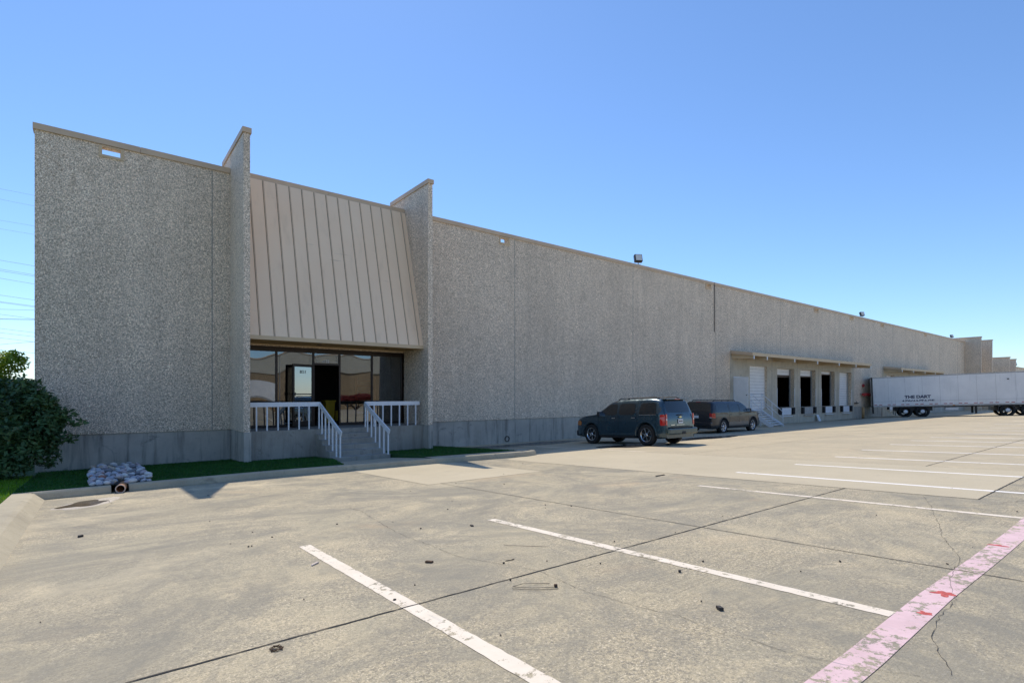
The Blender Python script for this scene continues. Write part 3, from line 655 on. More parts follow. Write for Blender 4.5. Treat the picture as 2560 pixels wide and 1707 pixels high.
# dock canopies
def dock_canopy(x0, x1, zf, zw, beams):
    y1 = 17.05; c = part('dock_canopy', MB().prism([(y1, zf - .02), (Y0 - .014, zw - .02), (Y0 - .014, zw + .0), (y1, zf + .0)], lambda p: (x0, *p), lambda p: (x1, *p)), 'roof', bld, fix=True)
    part('fascia', MB().box((x0 - .02, y1 - .03, zf - .17), (x1 + .02, y1 - .001, zf + .03)), 'fascia', c)
    for xx in (x0 - .025, x1 + .001): part('side_fascia', MB().prism([(y1, zf - .17), (Y0 - .014, zw - .19), (Y0 - .014, zw + .03), (y1, zf + .028)], lambda p: (xx, *p), lambda p: (xx + .024, *p), ), 'coping', c, fix=True)
    for xx in beams:
        part('beam', MB().prism([(y1 + .01, zf - .36), (Y0 - .014, zw - .48), (Y0 - .014, zw - .03), (y1 + .01, zf - .03)], lambda p: (xx - .02, *p), lambda p: (xx + .02, *p)), 'fascia', c, fix=True)
        part('beam_end', MB().box((xx - .06, y1 - .045, zf - .38), (xx + .06, y1 - .031, zf - .17)), 'white', c)
dock_canopy(32.66, 52.9, 3.70, 3.92, [32.8, 34.5, 38.4, 42.1, 46.0, 49.4, 52.7])
dock_canopy(60.6, 75.1, 3.60, 3.80, [60.8, 64.2, 67.9, 71.5, 74.9])
# far entrance fins of the same building
for x in (91.02, 95.2):
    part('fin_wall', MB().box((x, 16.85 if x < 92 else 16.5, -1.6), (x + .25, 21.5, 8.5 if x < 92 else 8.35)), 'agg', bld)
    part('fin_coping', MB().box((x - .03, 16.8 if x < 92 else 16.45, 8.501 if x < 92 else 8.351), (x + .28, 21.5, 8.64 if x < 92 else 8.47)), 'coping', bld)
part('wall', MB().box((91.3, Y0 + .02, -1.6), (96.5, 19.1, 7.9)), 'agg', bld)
part('canopy', MB().prism([(Y0 + .01, 7.8), (17.1, 2.8), (17.2, 2.7), (Y0 + .01, 2.7)], lambda p: (91.28, *p), lambda p: (95.19, *p)), 'mansard', bld, fix=True)

# railings on porch and steps
def rail(name, label, pts_board, posts):
    t = thing(name, (pts_board[0][0], pts_board[0][1], 0), label, 'railing', 'white railings of the entrance porch')
    b = MB()
    for p, q in zip(pts_board, pts_board[1:]): b.bar(p, q, .04, .135)
    part('top_board', b, 'white', t)
    for (x, y, z0, z1) in posts: part('baluster', MB().box((x - .019, y - .019, z0), (x + .019, y + .019, z1)), 'white', t)
    return t
zt_ = .78
def px_x(px, y):
    u = (px - 1280) / 1333.7; s, c = math.sin(R(38.18)), math.cos(R(38.18)); return y * (s + u * c) / (c - u * s)
RY = 17.08
rail('porch_railing', 'white railing left of the entrance steps, between fin wall and steps', [(X1 + .2, RY, zt_), (5.66, RY, zt_)], [(px_x(p, RY), RY, 0, zt_ - .06) for p in (641, 667.5, 695, 721.5, 747.5, 772.5, 797.5)])
rail('porch_railing', 'white railing right of the entrance steps, ending at the right fin', [(7.19, RY, zt_), (X2 - .12, RY, zt_)], [(px_x(p, RY), RY, 0, zt_ - .06) for p in (935, 957, 978, 998.5, 1019, 1039)])
def stair_posts(x):
    out = []
    for k in range(6):
        y = 16.86 - k * .315; st_ = min(5, int((17.0 - y) / .32) + 1); zb_ = -.15 * st_ - .003; ztop = zt_ - .07 - (17.05 - y) / 1.85 * .84
        out.append((x, y, zb_, ztop))
    return out
rail('step_railing', 'sloping white handrail down the left side of the entrance steps', [(5.665, RY + .02, zt_), (5.665, 15.2, -.06)], stair_posts(5.665))
rail('step_railing', 'sloping white handrail down the right side of the entrance steps', [(7.165, RY + .02, zt_), (7.165, 15.2, -.06)], [(7.165, 17.04, 0, .7)] + stair_posts(7.165))

# things inside the entrance
ct = thing('storage_rack', (8.3, 21.5, 0), 'orange storage rack standing inside behind the right window', 'rack')
for x in (8.0, 8.75): part('upright', MB().box((x, 19.9, 0), (x + .05, 20.0, 1.75)), 'orange', ct)
for k in range(8): part('shelf', MB().box((8.051, 19.91, .2 + k * .2), (8.749, 19.95, .23 + k * .2)), 'orange', ct)
yc = thing('yellow_bin', (7.25, 20.6, 0), 'yellow plastic bin just inside the open entrance door', 'bin')
part('bin_body', MB().prism([(7.0, 0), (7.28, 0), (7.32, .8), (6.96, .8)], lambda p: (p[0], 20.3, p[1]), lambda p: (p[0], 20.65, p[1])), 'yellow', yc, fix=True); part('bin_lid', MB().box((6.93, 20.27, .801), (7.35, 20.68, .86)), 'yellow', yc)
yc2 = thing('yellow_pallet_jack', (7.6, 21.0, 0), 'yellow pallet jack parked inside the entrance hall', 'pallet jack')
part('forks', MB().box((7.4, 20.9, .08), (7.55, 22.0, .14)).box((7.75, 20.9, .08), (7.9, 22.0, .14)), 'yellow', yc2); part('mast', MB().box((7.5, 20.75, .05), (7.8, 20.89, .45)), 'yellow', yc2); part('handle', MB().tube([(7.65, 20.7, .4), (7.65, 20.5, 1.1)], .025), 'dark', yc2)
pal = thing('pallet', (39.9, 19.8, 0), 'wooden pallet with planks lying inside the first open dock door', 'pallet')
part('deck', MB().box((39.2, 19.3, .12), (40.6, 20.3, .16)).box((39.2, 19.31, .0), (39.3, 20.29, .119)).box((40.5, 19.31, .0), (40.6, 20.29, .119)), 'wood', pal); part('plank', MB().bar((39.1, 19.5, .35), (40.9, 19.9, .55), .2, .05), 'wood', pal)

# ------------------------------------------------------------------ dock stair
ds_ = thing('dock_stair', (33.9, 17.4, -1), 'white steel stair with pipe handrails below the open service door', 'stair')
part('landing', MB().box((33.03, 17.42, .04), (34.75, Y0 - .03, .10)), 'steelw', ds_)
for x in (33.2, 34.6): part('stringer', MB().prism([(17.42, .09), (17.42, -.2), (16.2, -.99), (16.0, -.94), (16.0, -.83)], lambda p: (x - .02, *p), lambda p: (x + .02, *p)), 'steelw', ds_, fix=True)
for k in range(7): z = -.06 - k * .128; y = 17.32 - k * .19; part('tread', MB().box((33.221, y - .11, z), (34.579, y + .11, z + .03)), 'steelw', ds_)
for x in (33.2, 34.6):
    r_ = MB(); top = [(x, 18.45, 1.12), (x, 17.42, 1.12), (x, 16.05, -.02)]; r_.tube(top, .022, 6); r_.tube([(p[0], p[1], p[2] - .42) for p in top], .016, 6)
    for y, z0, z1 in ((18.45, .1, 1.12), (17.42, .0, 1.12), (16.05, -.86, -.02), (16.75, -.4, .56)): r_.tube([(x, y, z0), (x, y, z1)], .02, 6)
    part('handrail', r_, 'steelw', ds_)
part('leg', MB().box((33.1, 17.5, -1.05), (33.16, 17.56, .039)).box((34.6, 17.5, -1.05), (34.66, 17.56, .039)), 'steelw', ds_)

# floodlights on the parapet
def flood(x, z, label, sc_=1.0, y=Y0 + .1):
    t = thing('floodlight', (x, y, z), label, 'floodlight', 'floodlights on the parapet')
    a = MB(); a.box((-.12, -.1, 0), (.12, .1, .04)); a.tube([(0, 0, .04), (0, 0, .2)], .03); a.build('mount', 'galv', t)
    rot = Matrix.Rotation(R(-35), 4, 'X') @ Matrix.Rotation(R(-25), 4, 'Z'); rot = Matrix.Translation((0, 0, .42)) @ Matrix.Rotation(R(-30), 4, 'Z') @ Matrix.Rotation(R(-18), 4, 'X')
    MB().box((-.24, -.10, -.24), (.24, .14, .24), rot).build('housing', 'dark', t, bevel=.03); MB().box((-.19, -.12, -.19), (.19, -.101, .19), rot).build('lens', 'lamp', t)
    t.scale = (sc_,) * 3; return t
flood(23.4, H, 'large dark floodlight with pale lens, nearest on the warehouse parapet', .9)
flood(55.5, H, 'dark floodlight in the middle of the parapet above the parked trailer', .8); flood(85.3, H, 'small dark floodlight at the far end of the parapet', .75)

# fire connection, alarm bell, bollard, leaning board
fd = thing('fire_connection', (55.4, Y0 - .01, 1.1), 'red fire department connection with two inlets on the wall by the trailer', 'fire connection')
MB().tube([(0, 0, 0), (0, -.2, 0)], .1).build('body', 'red', fd)
for s in (-1, 1): MB().tube([(s * .15, -.2, 0), (s * .62, -.32, -.04)], [.12, .15], 10).build('inlet', 'red', fd)
MB().tube([(-.7, -.2, 0), (.7, -.2, 0)], .09).build('header', 'red', fd)
be = tag(MB().lathe([(0, .14), (-.1, .15), (-.14, .10), (-.15, 0)], 'y', 16).build('alarm_bell', 'red'), 'small red alarm bell on the wall above the fire connection', 'bell'); be.location = (55.3, Y0 - .01, 1.9)
bo = thing('pipe_bollard', (53.3, 17.8, gz(17.8)), 'rusty tan pipe bollard against the dock wall', 'bollard')
MB().tube([(0, 0, 0), (0, 0, .92)], .11, 14).build('post', 'rust', bo); MB().lathe([(0, .11), (.05, .08), (.07, 0)], 'z', 14, (0, 0, .92)).build('cap', 'rust', bo)
hb = thing('wall_bracket', (53.6, Y0 - .02, .32), 'dark steel bracket on the wall above the bollard', 'bracket'); MB().box((-.32, -.14, -.06), (.32, 0, .03)).build('plate', 'dark', hb); MB().tube([(0, -.1, 0), (0, -.1, .18)], .02).build('rod', 'dark', hb)
ab = thing('leaning_board', (45.5, 18.2, gz(18.2)), 'small white board leaning at the foot of the dock wall', 'board')
rot = Matrix.Rotation(R(-22), 4, 'X'); MB().box((-.2, 0, 0), (.2, .03, .55), rot).build('board', 'white', ab); MB().box((-.12, -.006, .18), (.12, -.001, .46), rot).build('notice', 'steelw', ab)
vp = thing('drain_hole', (14.3, Y0 + .02, -.86), 'dark round drain outlet in the foundation wall', 'drain'); MB().lathe([(0, .13), (-.02, .13), (-.02, .10), (.1, .10), (.1, 0)], 'y', 18).build('pipe_rim', 'dark', vp)

# drain pipe through the kerb
dp = thing('drain_pipe', (.42, 12.55, gz(12.55) + .08), 'orange clay drain pipe poking out through a gap in the kerb', 'pipe')
dp.rotation_euler = (0, 0, R(-8))
MB().lathe([(.5, .078), (-.03, .078), (-.04, .076), (-.04, .066), (-.02, .064), (.45, .064), (.46, 0)], 'y', 24).build('pipe_barrel', 'terra', dp)
MB().lathe([(-.035, .081), (-.044, .080), (-.044, .067), (-.03, .065)], 'y', 24).build('pipe_rim', 'pipe_end', dp)

# ------------------------------------------------------------------ cobbles
def stone_mat(name, c):
    m = NT(name); v = m.co(); n = m.noise(v, 9, 5, .6, .6); k = m.mix(m.ramp(n, [(.4, 0), (.7, .4)]), c, tuple(x * .6 for x in c)); m.bump(m.noise(v, 40, 3), .15, .003); return m.set(k, .55)
kinds = [('blue-grey', (.48, .48, .52)), ('pale grey', (.72, .68, .63)), ('mauve-grey', (.56, .46, .46)), ('dark grey', (.24, .23, .24)), ('buff', (.55, .44, .33)), ('reddish', (.42, .19, .13))]
kmat = [stone_mat('cobble_' + n.replace('-', '_'), c) for n, c in kinds]
protos = {}
for k in range(5):
    for j, mt in enumerate(kmat):
        bm = bmesh.new(); bmesh.ops.create_icosphere(bm, subdivisions=2, radius=1)
        for v in bm.verts:
            n_ = 1 + .2 * noise.noise(v.co * 1.1 + Vector((k * 7, 0, 0))); v.co = Vector((v.co.x * n_, v.co.y * n_ * (.66 + .07 * (k % 4)), v.co.z * n_ * (.55 + .06 * (k % 3))))
        me = bpy.data.meshes.new('river_rock'); bm.to_mesh(me); bm.free(); me.polygons.foreach_set('use_smooth', [True] * len(me.polygons)); me.materials.append(mt); protos[k, j] = me
rr = random.Random(11); cnt = 0; seen = {}
def rock(x, y, z, s, j, lab=None):
    o = bpy.data.objects.new('river_rock', protos[rr.randrange(5), j]); COL.objects.link(o); o.location = (x, y, z); o.scale = (s,) * 3; o.rotation_euler = (rr.uniform(-.5, .5), rr.uniform(-.4, .4), rr.uniform(0, 6.3))
    if lab is None:
        sz = 'large' if s > .088 else 'small' if s < .066 else 'medium'; row = 'front' if y < 13.6 else 'middle front' if y < 14.8 else 'middle back' if y < 16.2 else 'back'
        side = 'left edge' if x < .2 else 'right edge' if x > .7 else 'centre'; lab = sz + ' ' + kinds[j][0] + ' rock at the ' + side + ', ' + row + ' of the rock bed'
    return tag(o, lab, 'rock', 'river rocks in the bed by the drain pipe')
ordn = 'first second third fourth fifth sixth seventh eighth ninth tenth eleventh twelfth thirteenth fourteenth fifteenth sixteenth seventeenth eighteenth nineteenth twentieth twenty-first twenty-second twenty-third twenty-fourth twenty-fifth twenty-sixth twenty-seventh twenty-eighth twenty-ninth thirtieth'.split(); row_ = 0
y = 12.88
while y < 18.3:
    x = .0; col_ = 0
    while x < .94:
        s = rr.uniform(.045, .08) * (1 + (y - 12.8) * .03); xx, yy = x + rr.uniform(-.03, .03), y + rr.uniform(-.05, .05)
        if cnt < 284 and not (abs(xx - .42) < .1 and yy < 13.3):
            j = rr.choices(range(6), [6, 4, 4, 3, 2, .2])[0]; rock(xx, yy, lz(xx, yy) + .03 + rr.uniform(0, .10) * min(1, (yy - 12.7) / .8), s, j, ordn[min(col_, 29)] + ' rock from the left in the ' + ordn[min(row_, 29)] + ' row behind the kerb, ' + kinds[j][0]); cnt += 1; col_ += 1
        x += s * 2.05
    y += .14 + (y - 12.8) * .02; row_ += 1
for x, yy, s, j, l in [(.22, 12.84, .075, 1, 'pale rock on the kerb edge just left of the drain pipe'), (.62, 12.88, .085, 1, 'pale rock just right of the drain pipe'), (.31, 12.95, .07, 4, 'pale buff rock close behind the drain pipe mouth'), (.42, 13.1, .085, 0, 'grey rock lying on top of the drain pipe')]:
    rock(x, yy, lz(x, yy) + .06 + (.08 if x == .42 else 0), s, j, l)

# ------------------------------------------------------------------ foliage
def leaves(mb, c, rad, n, size, r2, hollow=.35, squash=.9):
    for _ in range(n):
        d = Vector((r2.gauss(0, 1), r2.gauss(0, 1), r2.gauss(0, 1))).normalized(); rr_ = r2.uniform(hollow, 1) ** .5
        p = Vector(c) + Vector((d.x * rad[0], d.y * rad[1], d.z * rad[2])) * rr_
        a = Vector((r2.gauss(0, 1), r2.gauss(0, 1), r2.gauss(0, .7))).normalized(); b = a.cross(d + Vector((.01, .2, .3))).normalized(); s = size * r2.uniform(.6, 1.3)
        mb.poly([p - a * s, p + b * s * .42, p + a * s, p - b * s * .42])
def shrub(name, loc, clumps, nleaf, size, mat, label, cat, seed, trunk_h=.8, nbr=7):
    r2 = random.Random(seed); t = thing(name, loc, label, cat); tr = MB()
    tr.tube([(0, 0, -.05), (.03, .02, trunk_h * .6)], [.07, .05], 7)
    for c, rad in clumps[:nbr]:
        m = Vector(c) * .5 + Vector((r2.uniform(-.1, .1), r2.uniform(-.1, .1), .0)); tr.tube([(0, 0, .05), tuple(m), c], [.04, .028, .01], 5)
    tr.build('trunk', 'bark', t)
    lf = MB(); tot = sum(r_[0] * r_[1] * r_[2] for _, r_ in clumps)
    for c, rad in clumps: leaves(lf, c, rad, int(nleaf * rad[0] * rad[1] * rad[2] / tot), size, r2)
    lf.build('foliage', mat, t); return t
def clump_set(rx, ry, h, n, seed, base=.25, cs=(.28, .5)):
    r2 = random.Random(seed); out = [((0, 0, h * .45), (rx * .72, ry * .72, h * .38))]
    for _ in range(n):
        a = r2.uniform(0, 2 * PI); e = r2.uniform(-.6, 1.0); s = r2.uniform(*cs); ce = math.sqrt(max(0, 1 - e * e * .8))
        out.append(((math.cos(a) * rx * .8 * ce, math.sin(a) * ry * .8 * ce, h * (.5 + .42 * e)), (s, s, s * .8)))
    return out
shrub('shrub', (-1.75, 17.0, lz(0, 17) - .02), clump_set(1.15, 1.15, 2.4, 30, 5, cs=(.2, .42)) + clump_set(1.38, 1.3, 2.6, 34, 15, cs=(.09, .2))[1:] + [((1.15, -.2, 1.5), (.35, .3, .18)), ((1.42, -.2, 1.3), (.26, .2, .12)), ((1.2, -.3, .95), (.3, .25, .15)), ((.5, 0, 2.2), (.25, .25, .25)), ((-.2, .2, 2.35), (.2, .2, .25)), ((.9, 0, .5), (.3, .3, .3)), ((-.6, -.6, .5), (.6, .5, .5)), ((.2, -.7, .4), (.5, .4, .45))], 15000, .068, 'leaf', 'large dark green shrub in the shade at the left corner of the warehouse', 'shrub', 5)
shrub('small_tree', (-2.75, 25.5, -1.4), clump_set(1.7, 1.4, 4.1, 46, 9, cs=(.3, .6)), 26000, .075, 'leaf_lit', 'sunlit yellow green small tree behind the shrub at the left edge', 'tree', 9, 1.4)
shrub('shrub', (18.2, -8.2, gz(-8.2)), [((0, 0, 1.3), (1.2, .9, .35)), ((-.6, 0, 1.45), (.6, .6, .35)), ((.6, .1, 1.2), (.7, .6, .3))], 7000, .06, 'leaf_red', 'dark red shrub with bare stems behind the camera, seen in the window reflection', 'shrub', 12)

# ------------------------------------------------------------------ power lines and far house on the left
wires = [(90, 138), (163, 212), (310, 352), (370, 411), (590, 631), (652, 693), (664, 703), (716, 757), (834, 869), (880, 911), (885, 918), (933, 940), (968, 1000), (1000, 1003), (1003, 1008), (1067, 1097), (1097, 1125), (1133, 1161), (1180, 1160), (1217, 1240)]
hgt = 'topmost|second|third|fourth|fifth|sixth|seventh|eighth|ninth|tenth|eleventh|twelfth|thirteenth|fourteenth|fifteenth|sixteenth|seventeenth|eighteenth|nineteenth|lowest'.split('|')
for i, (v0, v1) in enumerate(wires):
    ya_ = 440 + v0 * .357; yb_ = 440 + v1 * .357; z0 = 1.087 + (985.7 - ya_) * 72.5 / 1333.7; z1 = 1.087 + (985.7 - yb_) * 74.7 / 1333.7; sl_ = (z1 - z0) / 3.5
    pts = []
    for k in range(25): x = -70 + k * 4.0; dx = x + 8.15; pts.append((x, 100, (z0 + z1) / 2 + sl_ * dx + .0006 * dx * dx))
    o = MB().tube(pts, (.012 if i < 4 else .019), 4).build('power_line', 'wire')
    tag(o, hgt[i] + (' of the twenty thin power lines in the sky left of the warehouse' if i in (0, 19) else ' power line from the top in the sky left of the warehouse'), 'power line', 'power lines left of the warehouse')
hs = thing('house', (-6, 62, -2.3), 'low house with brown tiled roof far behind the shrub', 'house')
MB().box((-7, -4, 0), (7, 4, 2.9)).build('wall', 'tan_house', hs); MB().prism([(-4.6, 2.9), (4.6, 2.9), (0, 4.6)], lambda p: (-7.4, *p), lambda p: (7.4, *p)).build('roof', 'brick', hs, fix=True)
MB().box((1.5, -4.02, .9), (3, -3.99, 2.1)).build('window', 'carglass', hs)

# ------------------------------------------------------------------ far warehouse on the right
fb = thing('far_warehouse', (138, 25, -1.5), 'distant grey warehouse with two fin walls behind the trailer', 'warehouse')
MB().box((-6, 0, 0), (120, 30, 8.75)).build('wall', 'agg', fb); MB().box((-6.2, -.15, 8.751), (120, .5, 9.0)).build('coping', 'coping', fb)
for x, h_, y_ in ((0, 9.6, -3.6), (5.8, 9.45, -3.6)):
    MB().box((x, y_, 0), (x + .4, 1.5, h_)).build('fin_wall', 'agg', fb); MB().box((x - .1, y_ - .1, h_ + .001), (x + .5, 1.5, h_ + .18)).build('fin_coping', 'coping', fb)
MB().prism([(-.05, 9.3), (-3.2, 4.5), (-3.1, 4.4), (-.05, 4.4)], lambda p: (.42, *p), lambda p: (5.78, *p)).build('canopy', 'mansard', fb, fix=True)
flood(168, 7.45, 'tiny dark floodlight on the distant warehouse parapet', 1.8, 25.2); flood(133.5, 6.3, 'dark floodlight fixed low on the distant warehouse wall', 1.8, 24.6)

# ------------------------------------------------------------------ opposite warehouse (seen in the storefront reflections)
ob = thing('opposite_warehouse', (30, -45, -1.1), 'tan warehouse with cream parapet band across the lot, mirrored in the entrance glass', 'warehouse')
MB().box((-60, -25, 0), (60, 0, 5.6)).build('wall', 'agg_far', ob); MB().box((-60.1, -25, 5.601), (60.1, .12, 8.0)).build('parapet_band', 'cream', ob); MB().box((-60.2, -25, 8.001), (60.2, .2, 8.15)).build('coping', 'coping', ob)

# ------------------------------------------------------------------ wheels
def wheel(parent, x, y, r, w_, side, rimmat, spokes=5, name='wheel'):
    """axle along local x; side = +1/-1 gives the outer face"""
    wh = bpy.data.objects.new(name, None); COL.objects.link(wh); wh.parent = parent; wh.location = (x, y, r); s = side
    h = w_ / 2; rr_ = r * .66
    MB().lathe([(-h * s, rr_), (-h * s, r * .93), (-h * .8 * s, r), (h * .8 * s, r), (h * s, r * .93), (h * s, rr_ * 1.02), (h * .9 * s, rr_), (-h * s, rr_)], 'x', 36).build('tyre', 'rubber', wh, fix=True)
    rm = MB(); truck = spokes == 8
    if truck: rr_ = rr_ * .62
    rm.lathe([(h * .92 * s, rr_), (h * .95 * s, rr_ * .93), (h * .5 * s, rr_ * .90), (-h * .2 * s, rr_ * .88)], 'x', 36)
    for k in range(spokes):
        a = 2 * PI * k / spokes + .3; da = .30 if spokes <= 5 else .2
        f = lambda ang, rad, xx: (xx, math.cos(ang) * rad, math.sin(ang) * rad)
        x0_, x1_ = h * .55 * s, h * .88 * s
        rm.prism([(a - da * .55, rr_ * .93), (a + da * .55, rr_ * .93), (a + da, rr_ * .2), (a - da, rr_ * .2)], lambda p: f(p[0], p[1], x1_ if p[1] > rr_ * .5 else x1_ * .86), lambda p: f(p[0], p[1], x0_))
    rm.lathe([(h * .55 * s, rr_ * .27), (h * .9 * s, rr_ * .25), (h * .93 * s, rr_ * .16), (h * .93 * s, 0)], 'x', 18); rm.build('rim', rimmat, wh)
    MB().lathe([(h * .1 * s, rr_ * .9), (h * .1 * s, 0)], 'x', 24).build('brake_disc', 'dark', wh)
    return wh

# ------------------------------------------------------------------ SUVs
def suv(t, prof, W, belt, roofz, wb_r, wb_f, wr, paint, lowpaint, wins, rearwin, wscreen, rimmat, spokes, seams, rearsp, rz0):
    """t points its local +y forwards; prof = top outline from the front bumper over the roof to the tail"""
    P = []; 
    for (a, b) in zip(prof, prof[1:]):
        n = max(1, int(math.hypot(b[0] - a[0], b[1] - a[1]) / .055))
        for i in range(n): P.append((a[0] + (b[0] - a[0]) * i / n, a[1] + (b[1] - a[1]) * i / n))
    P.append(prof[-1])
    # soften the outline
    for _ in range(3): P = [P[0]] + [((P[i - 1][0] + 2 * P[i][0] + P[i + 1][0]) / 4, (P[i - 1][1] + 2 * P[i][1] + P[i + 1][1]) / 4) for i in range(1, len(P) - 1)] + [P[-1]]
    yf, yr = max(p[0] for p in P), min(p[0] for p in P)
    def hw(y, z):
        w_ = W
        if y > yf - .75: w_ *= 1 - .17 * ((y - yf + .75) / .75) ** 2.4
        if y < yr + .5: w_ *= 1 - .07 * ((yr + .5 - y) / .5) ** 2.2
        if z > belt: w_ -= .20 * ((z - belt) / (roofz - belt)) ** 1.25
        elif z > belt - .18: w_ -= .012 * (z - belt + .18) / .18
        if z < .45: w_ -= .07 * ((.45 - z) / .25) ** 2
        return w_
    def bot(y):
        z = .27
        for c in (wb_r, wb_f):
            rr_ = wr * 1.20; d = abs(y - c)
            if d < rr_: z = max(z, wr + math.sqrt(rr_ * rr_ - d * d) * .98)
        if y > yf - .35: z = max(z, .27 + .12 * (y - yf + .35))
        return z
    # columns also at the arch edges
    NR = 18; mb = MB(); cols = []
    extra = []
    for (y, z) in P:
        b = bot(y); b = min(b, z - .01); row = []
        for s in (1, -1):
            rs = []
            for j in range(NR + 1):
                tt = j / NR; zz = b + (z - b) * tt; x = s * hw(y, zz)
                if tt > .93: x *= 1 - .10 * ((tt - .93) / .07) ** 2
                rs.append((x, y, zz if tt < 1 else zz))
            row.append(rs)
        cols.append(row)
    def add(p): mb.v.append(p); return len(mb.v) - 1
    I = [[[add(p) for p in rs] for rs in row] for row in cols]
    NX = 8; T = []
    for ci, (y, z) in enumerate(P):
        xl = cols[ci][0][-1][0]; r_ = [I[ci][0][-1]]
        for k in range(1, NX): u = 1 - 2 * k / NX; r_.append(add((xl * u, y, z + .022 * (1 - u * u)))) 
        r_.append(I[ci][1][-1]); T.append(r_)
    for ci in range(len(P) - 1):
        for j in range(NR):
            mb.f.append((I[ci][0][j], I[ci + 1][0][j], I[ci + 1][0][j + 1], I[ci][0][j + 1])); mb.f.append((I[ci][1][j], I[ci][1][j + 1], I[ci + 1][1][j + 1], I[ci + 1][1][j]))
        for k in range(NX): mb.f.append((T[ci][k], T[ci + 1][k], T[ci + 1][k + 1], T[ci][k + 1]))
        mb.f.append((I[ci][0][0], I[ci][1][0], I[ci + 1][1][0], I[ci + 1][0][0]))
    mb.f.append(tuple(I[-1][0][j] for j in range(NR + 1)) + tuple(T[-1][1:-1]) + tuple(I[-1][1][j] for j in range(NR, -1, -1))); mb.f.append(tuple(I[0][1][j] for j in range(NR + 1)) + tuple(reversed(T[0][1:-1])) + tuple(I[0][0][j] for j in range(NR, -1, -1)))
    mb.sm = [True] * (len(mb.f) - 2) + [False] * 2
    body = mb.build('body', paint, t, fix=True)
    def sidepatch(y0, y1, z0, z1, s, off, yt0=None, yt1=None, rc=.05):
        """surface patch that hugs the flank; yt0/yt1 = y at the top edge"""
        yt0 = y0 if yt0 is None else yt0; yt1 = y1 if yt1 is None else yt1; m = MB(); n = 8; idx = {}
        for i in range(n + 1):
            for j in range(n + 1):
                u, v = i / n, j / n; ku = rc / max(.1, abs(y1 - y0)); kv = rc / max(.1, z1 - z0)
                # round the corners by pulling the border in
                du = min(u, 1 - u); 
                a = y0 + (y1 - y0) * u; b = yt0 + (yt1 - yt0) * u; vv = v
                if i in (0, n) and j in (0, n): vv = v + (kv if j == 0 else -kv) * .9; a += (y1 - y0) * (ku if i == 0 else -ku) * .25; b += (yt1 - yt0) * (ku if i == 0 else -ku) * .25
                z = z0 + (z1 - z0) * vv; y = a + (b - a) * vv; idx[i, j] = len(m.v); m.v.append((s * (hw(y, z) + off), y, z))
        for i in range(n):
            for j in range(n): m.f.append((idx[i, j], idx[i + 1, j], idx[i + 1, j + 1], idx[i, j + 1])); m.sm.append(True)
        return m
    for s in (1, -1):
        for (y0, y1, z0, z1, a, b) in wins: sidepatch(y0, y1, z0, z1, s, .004, a, b).build('side_window', 'carglass', t)
        sm = MB()
        for (y0, z0, z1) in seams:
            q = sidepatch(y0 - .006, y0 + .006, z0, z1, s, .003, rc=0); n0 = len(sm.v); sm.v += q.v; sm.f += [tuple(i + n0 for i in f) for f in q.f]; sm.sm += q.sm
        sm.build('door_seam', 'plastic', t)
        sidepatch(wb_r + wr * 1.25, wb_f - wr * 1.25, .27, .36, s, .02, rc=0).build('running_board', 'plastic', t)
        if lowpaint: sidepatch(wb_r + wr * 1.3, wb_f - wr * 1.3, .38, .60, s, .012, rc=0).build('lower_cladding', lowpaint, t)
        for c in (wb_r, wb_f):
            ar = MB(); n0 = len(ar.v); N = 22; r1, r2_ = wr * 1.20, wr * 1.34
            for k in range(N + 1):
                a = PI * (1.04 * k / N - .02); 
                for q in (r1, r2_): y, z = c + math.cos(a) * q, max(.27, wr + math.sin(a) * q * .98); ar.v.append((s * (hw(y, z) + (.022 if q == r1 else .005)), y, z))
                y, z = c + math.cos(a) * r1, max(.27, wr + math.sin(a) * r1 * .98); ar.v.append((s * (hw(y, z) - .12), y, z))
            for k in range(N):
                A = n0 + k * 3; B = A + 3; ar.f += [(A, A + 1, B + 1, B), (A, B, B + 2, A + 2)]; ar.sm += [True, True]
            ar.build('wheel_arch', paint, t)
        for c in (wb_r, wb_f): wheel(t, s * (W - .13), c, wr, .24, s, rimmat, spokes)
        # wheel well liners
    wl = MB()
    for c in (wb_r, wb_f):
        for k in range(14):
            a0, a1 = PI * k / 14, PI * (k + 1) / 14; q = wr * 1.19
            wl.poly([(-W + .16, c + math.cos(a0) * q, wr + math.sin(a0) * q), (W - .16, c + math.cos(a0) * q, wr + math.sin(a0) * q), (W - .16, c + math.cos(a1) * q, wr + math.sin(a1) * q), (-W + .16, c + math.cos(a1) * q, wr + math.sin(a1) * q)])
        wl.box((-W + .30, c - wr * 1.1, wr * .8), (W - .30, c + wr * 1.1, wr * 1.9))
    wl.box((-W + .15, yr + .3, .25), (W - .15, yf - .4, .40)); wl.build('underbody', 'plastic', t)
    def across(y0z0, y1z1, xw0, xw1, off, name, mat):
        (ya_, za_), (yb_, zb_) = y0z0, y1z1; m = MB(); n = 8; d = math.hypot(yb_ - ya_, zb_ - za_); ny_, nz_ = (zb_ - za_) / d, -(yb_ - ya_) / d
        if nz_ < 0: ny_, nz_ = -ny_, -nz_
        idx = {}
        for i in range(n + 1):
            for j in range(5):
                u = -1 + 2 * i / n; v = j / 4; xw = xw0 + (xw1 - xw0) * v; o = off + .022 * (1 - u * u)
                idx[i, j] = len(m.v); m.v.append((u * xw, ya_ + (yb_ - ya_) * v + ny_ * o, za_ + (zb_ - za_) * v + nz_ * o))
        for i in range(n):
            for j in range(4): m.f.append((idx[i, j], idx[i + 1, j], idx[i + 1, j + 1], idx[i, j + 1])); m.sm.append(True)
        return m.build(name, mat, t)
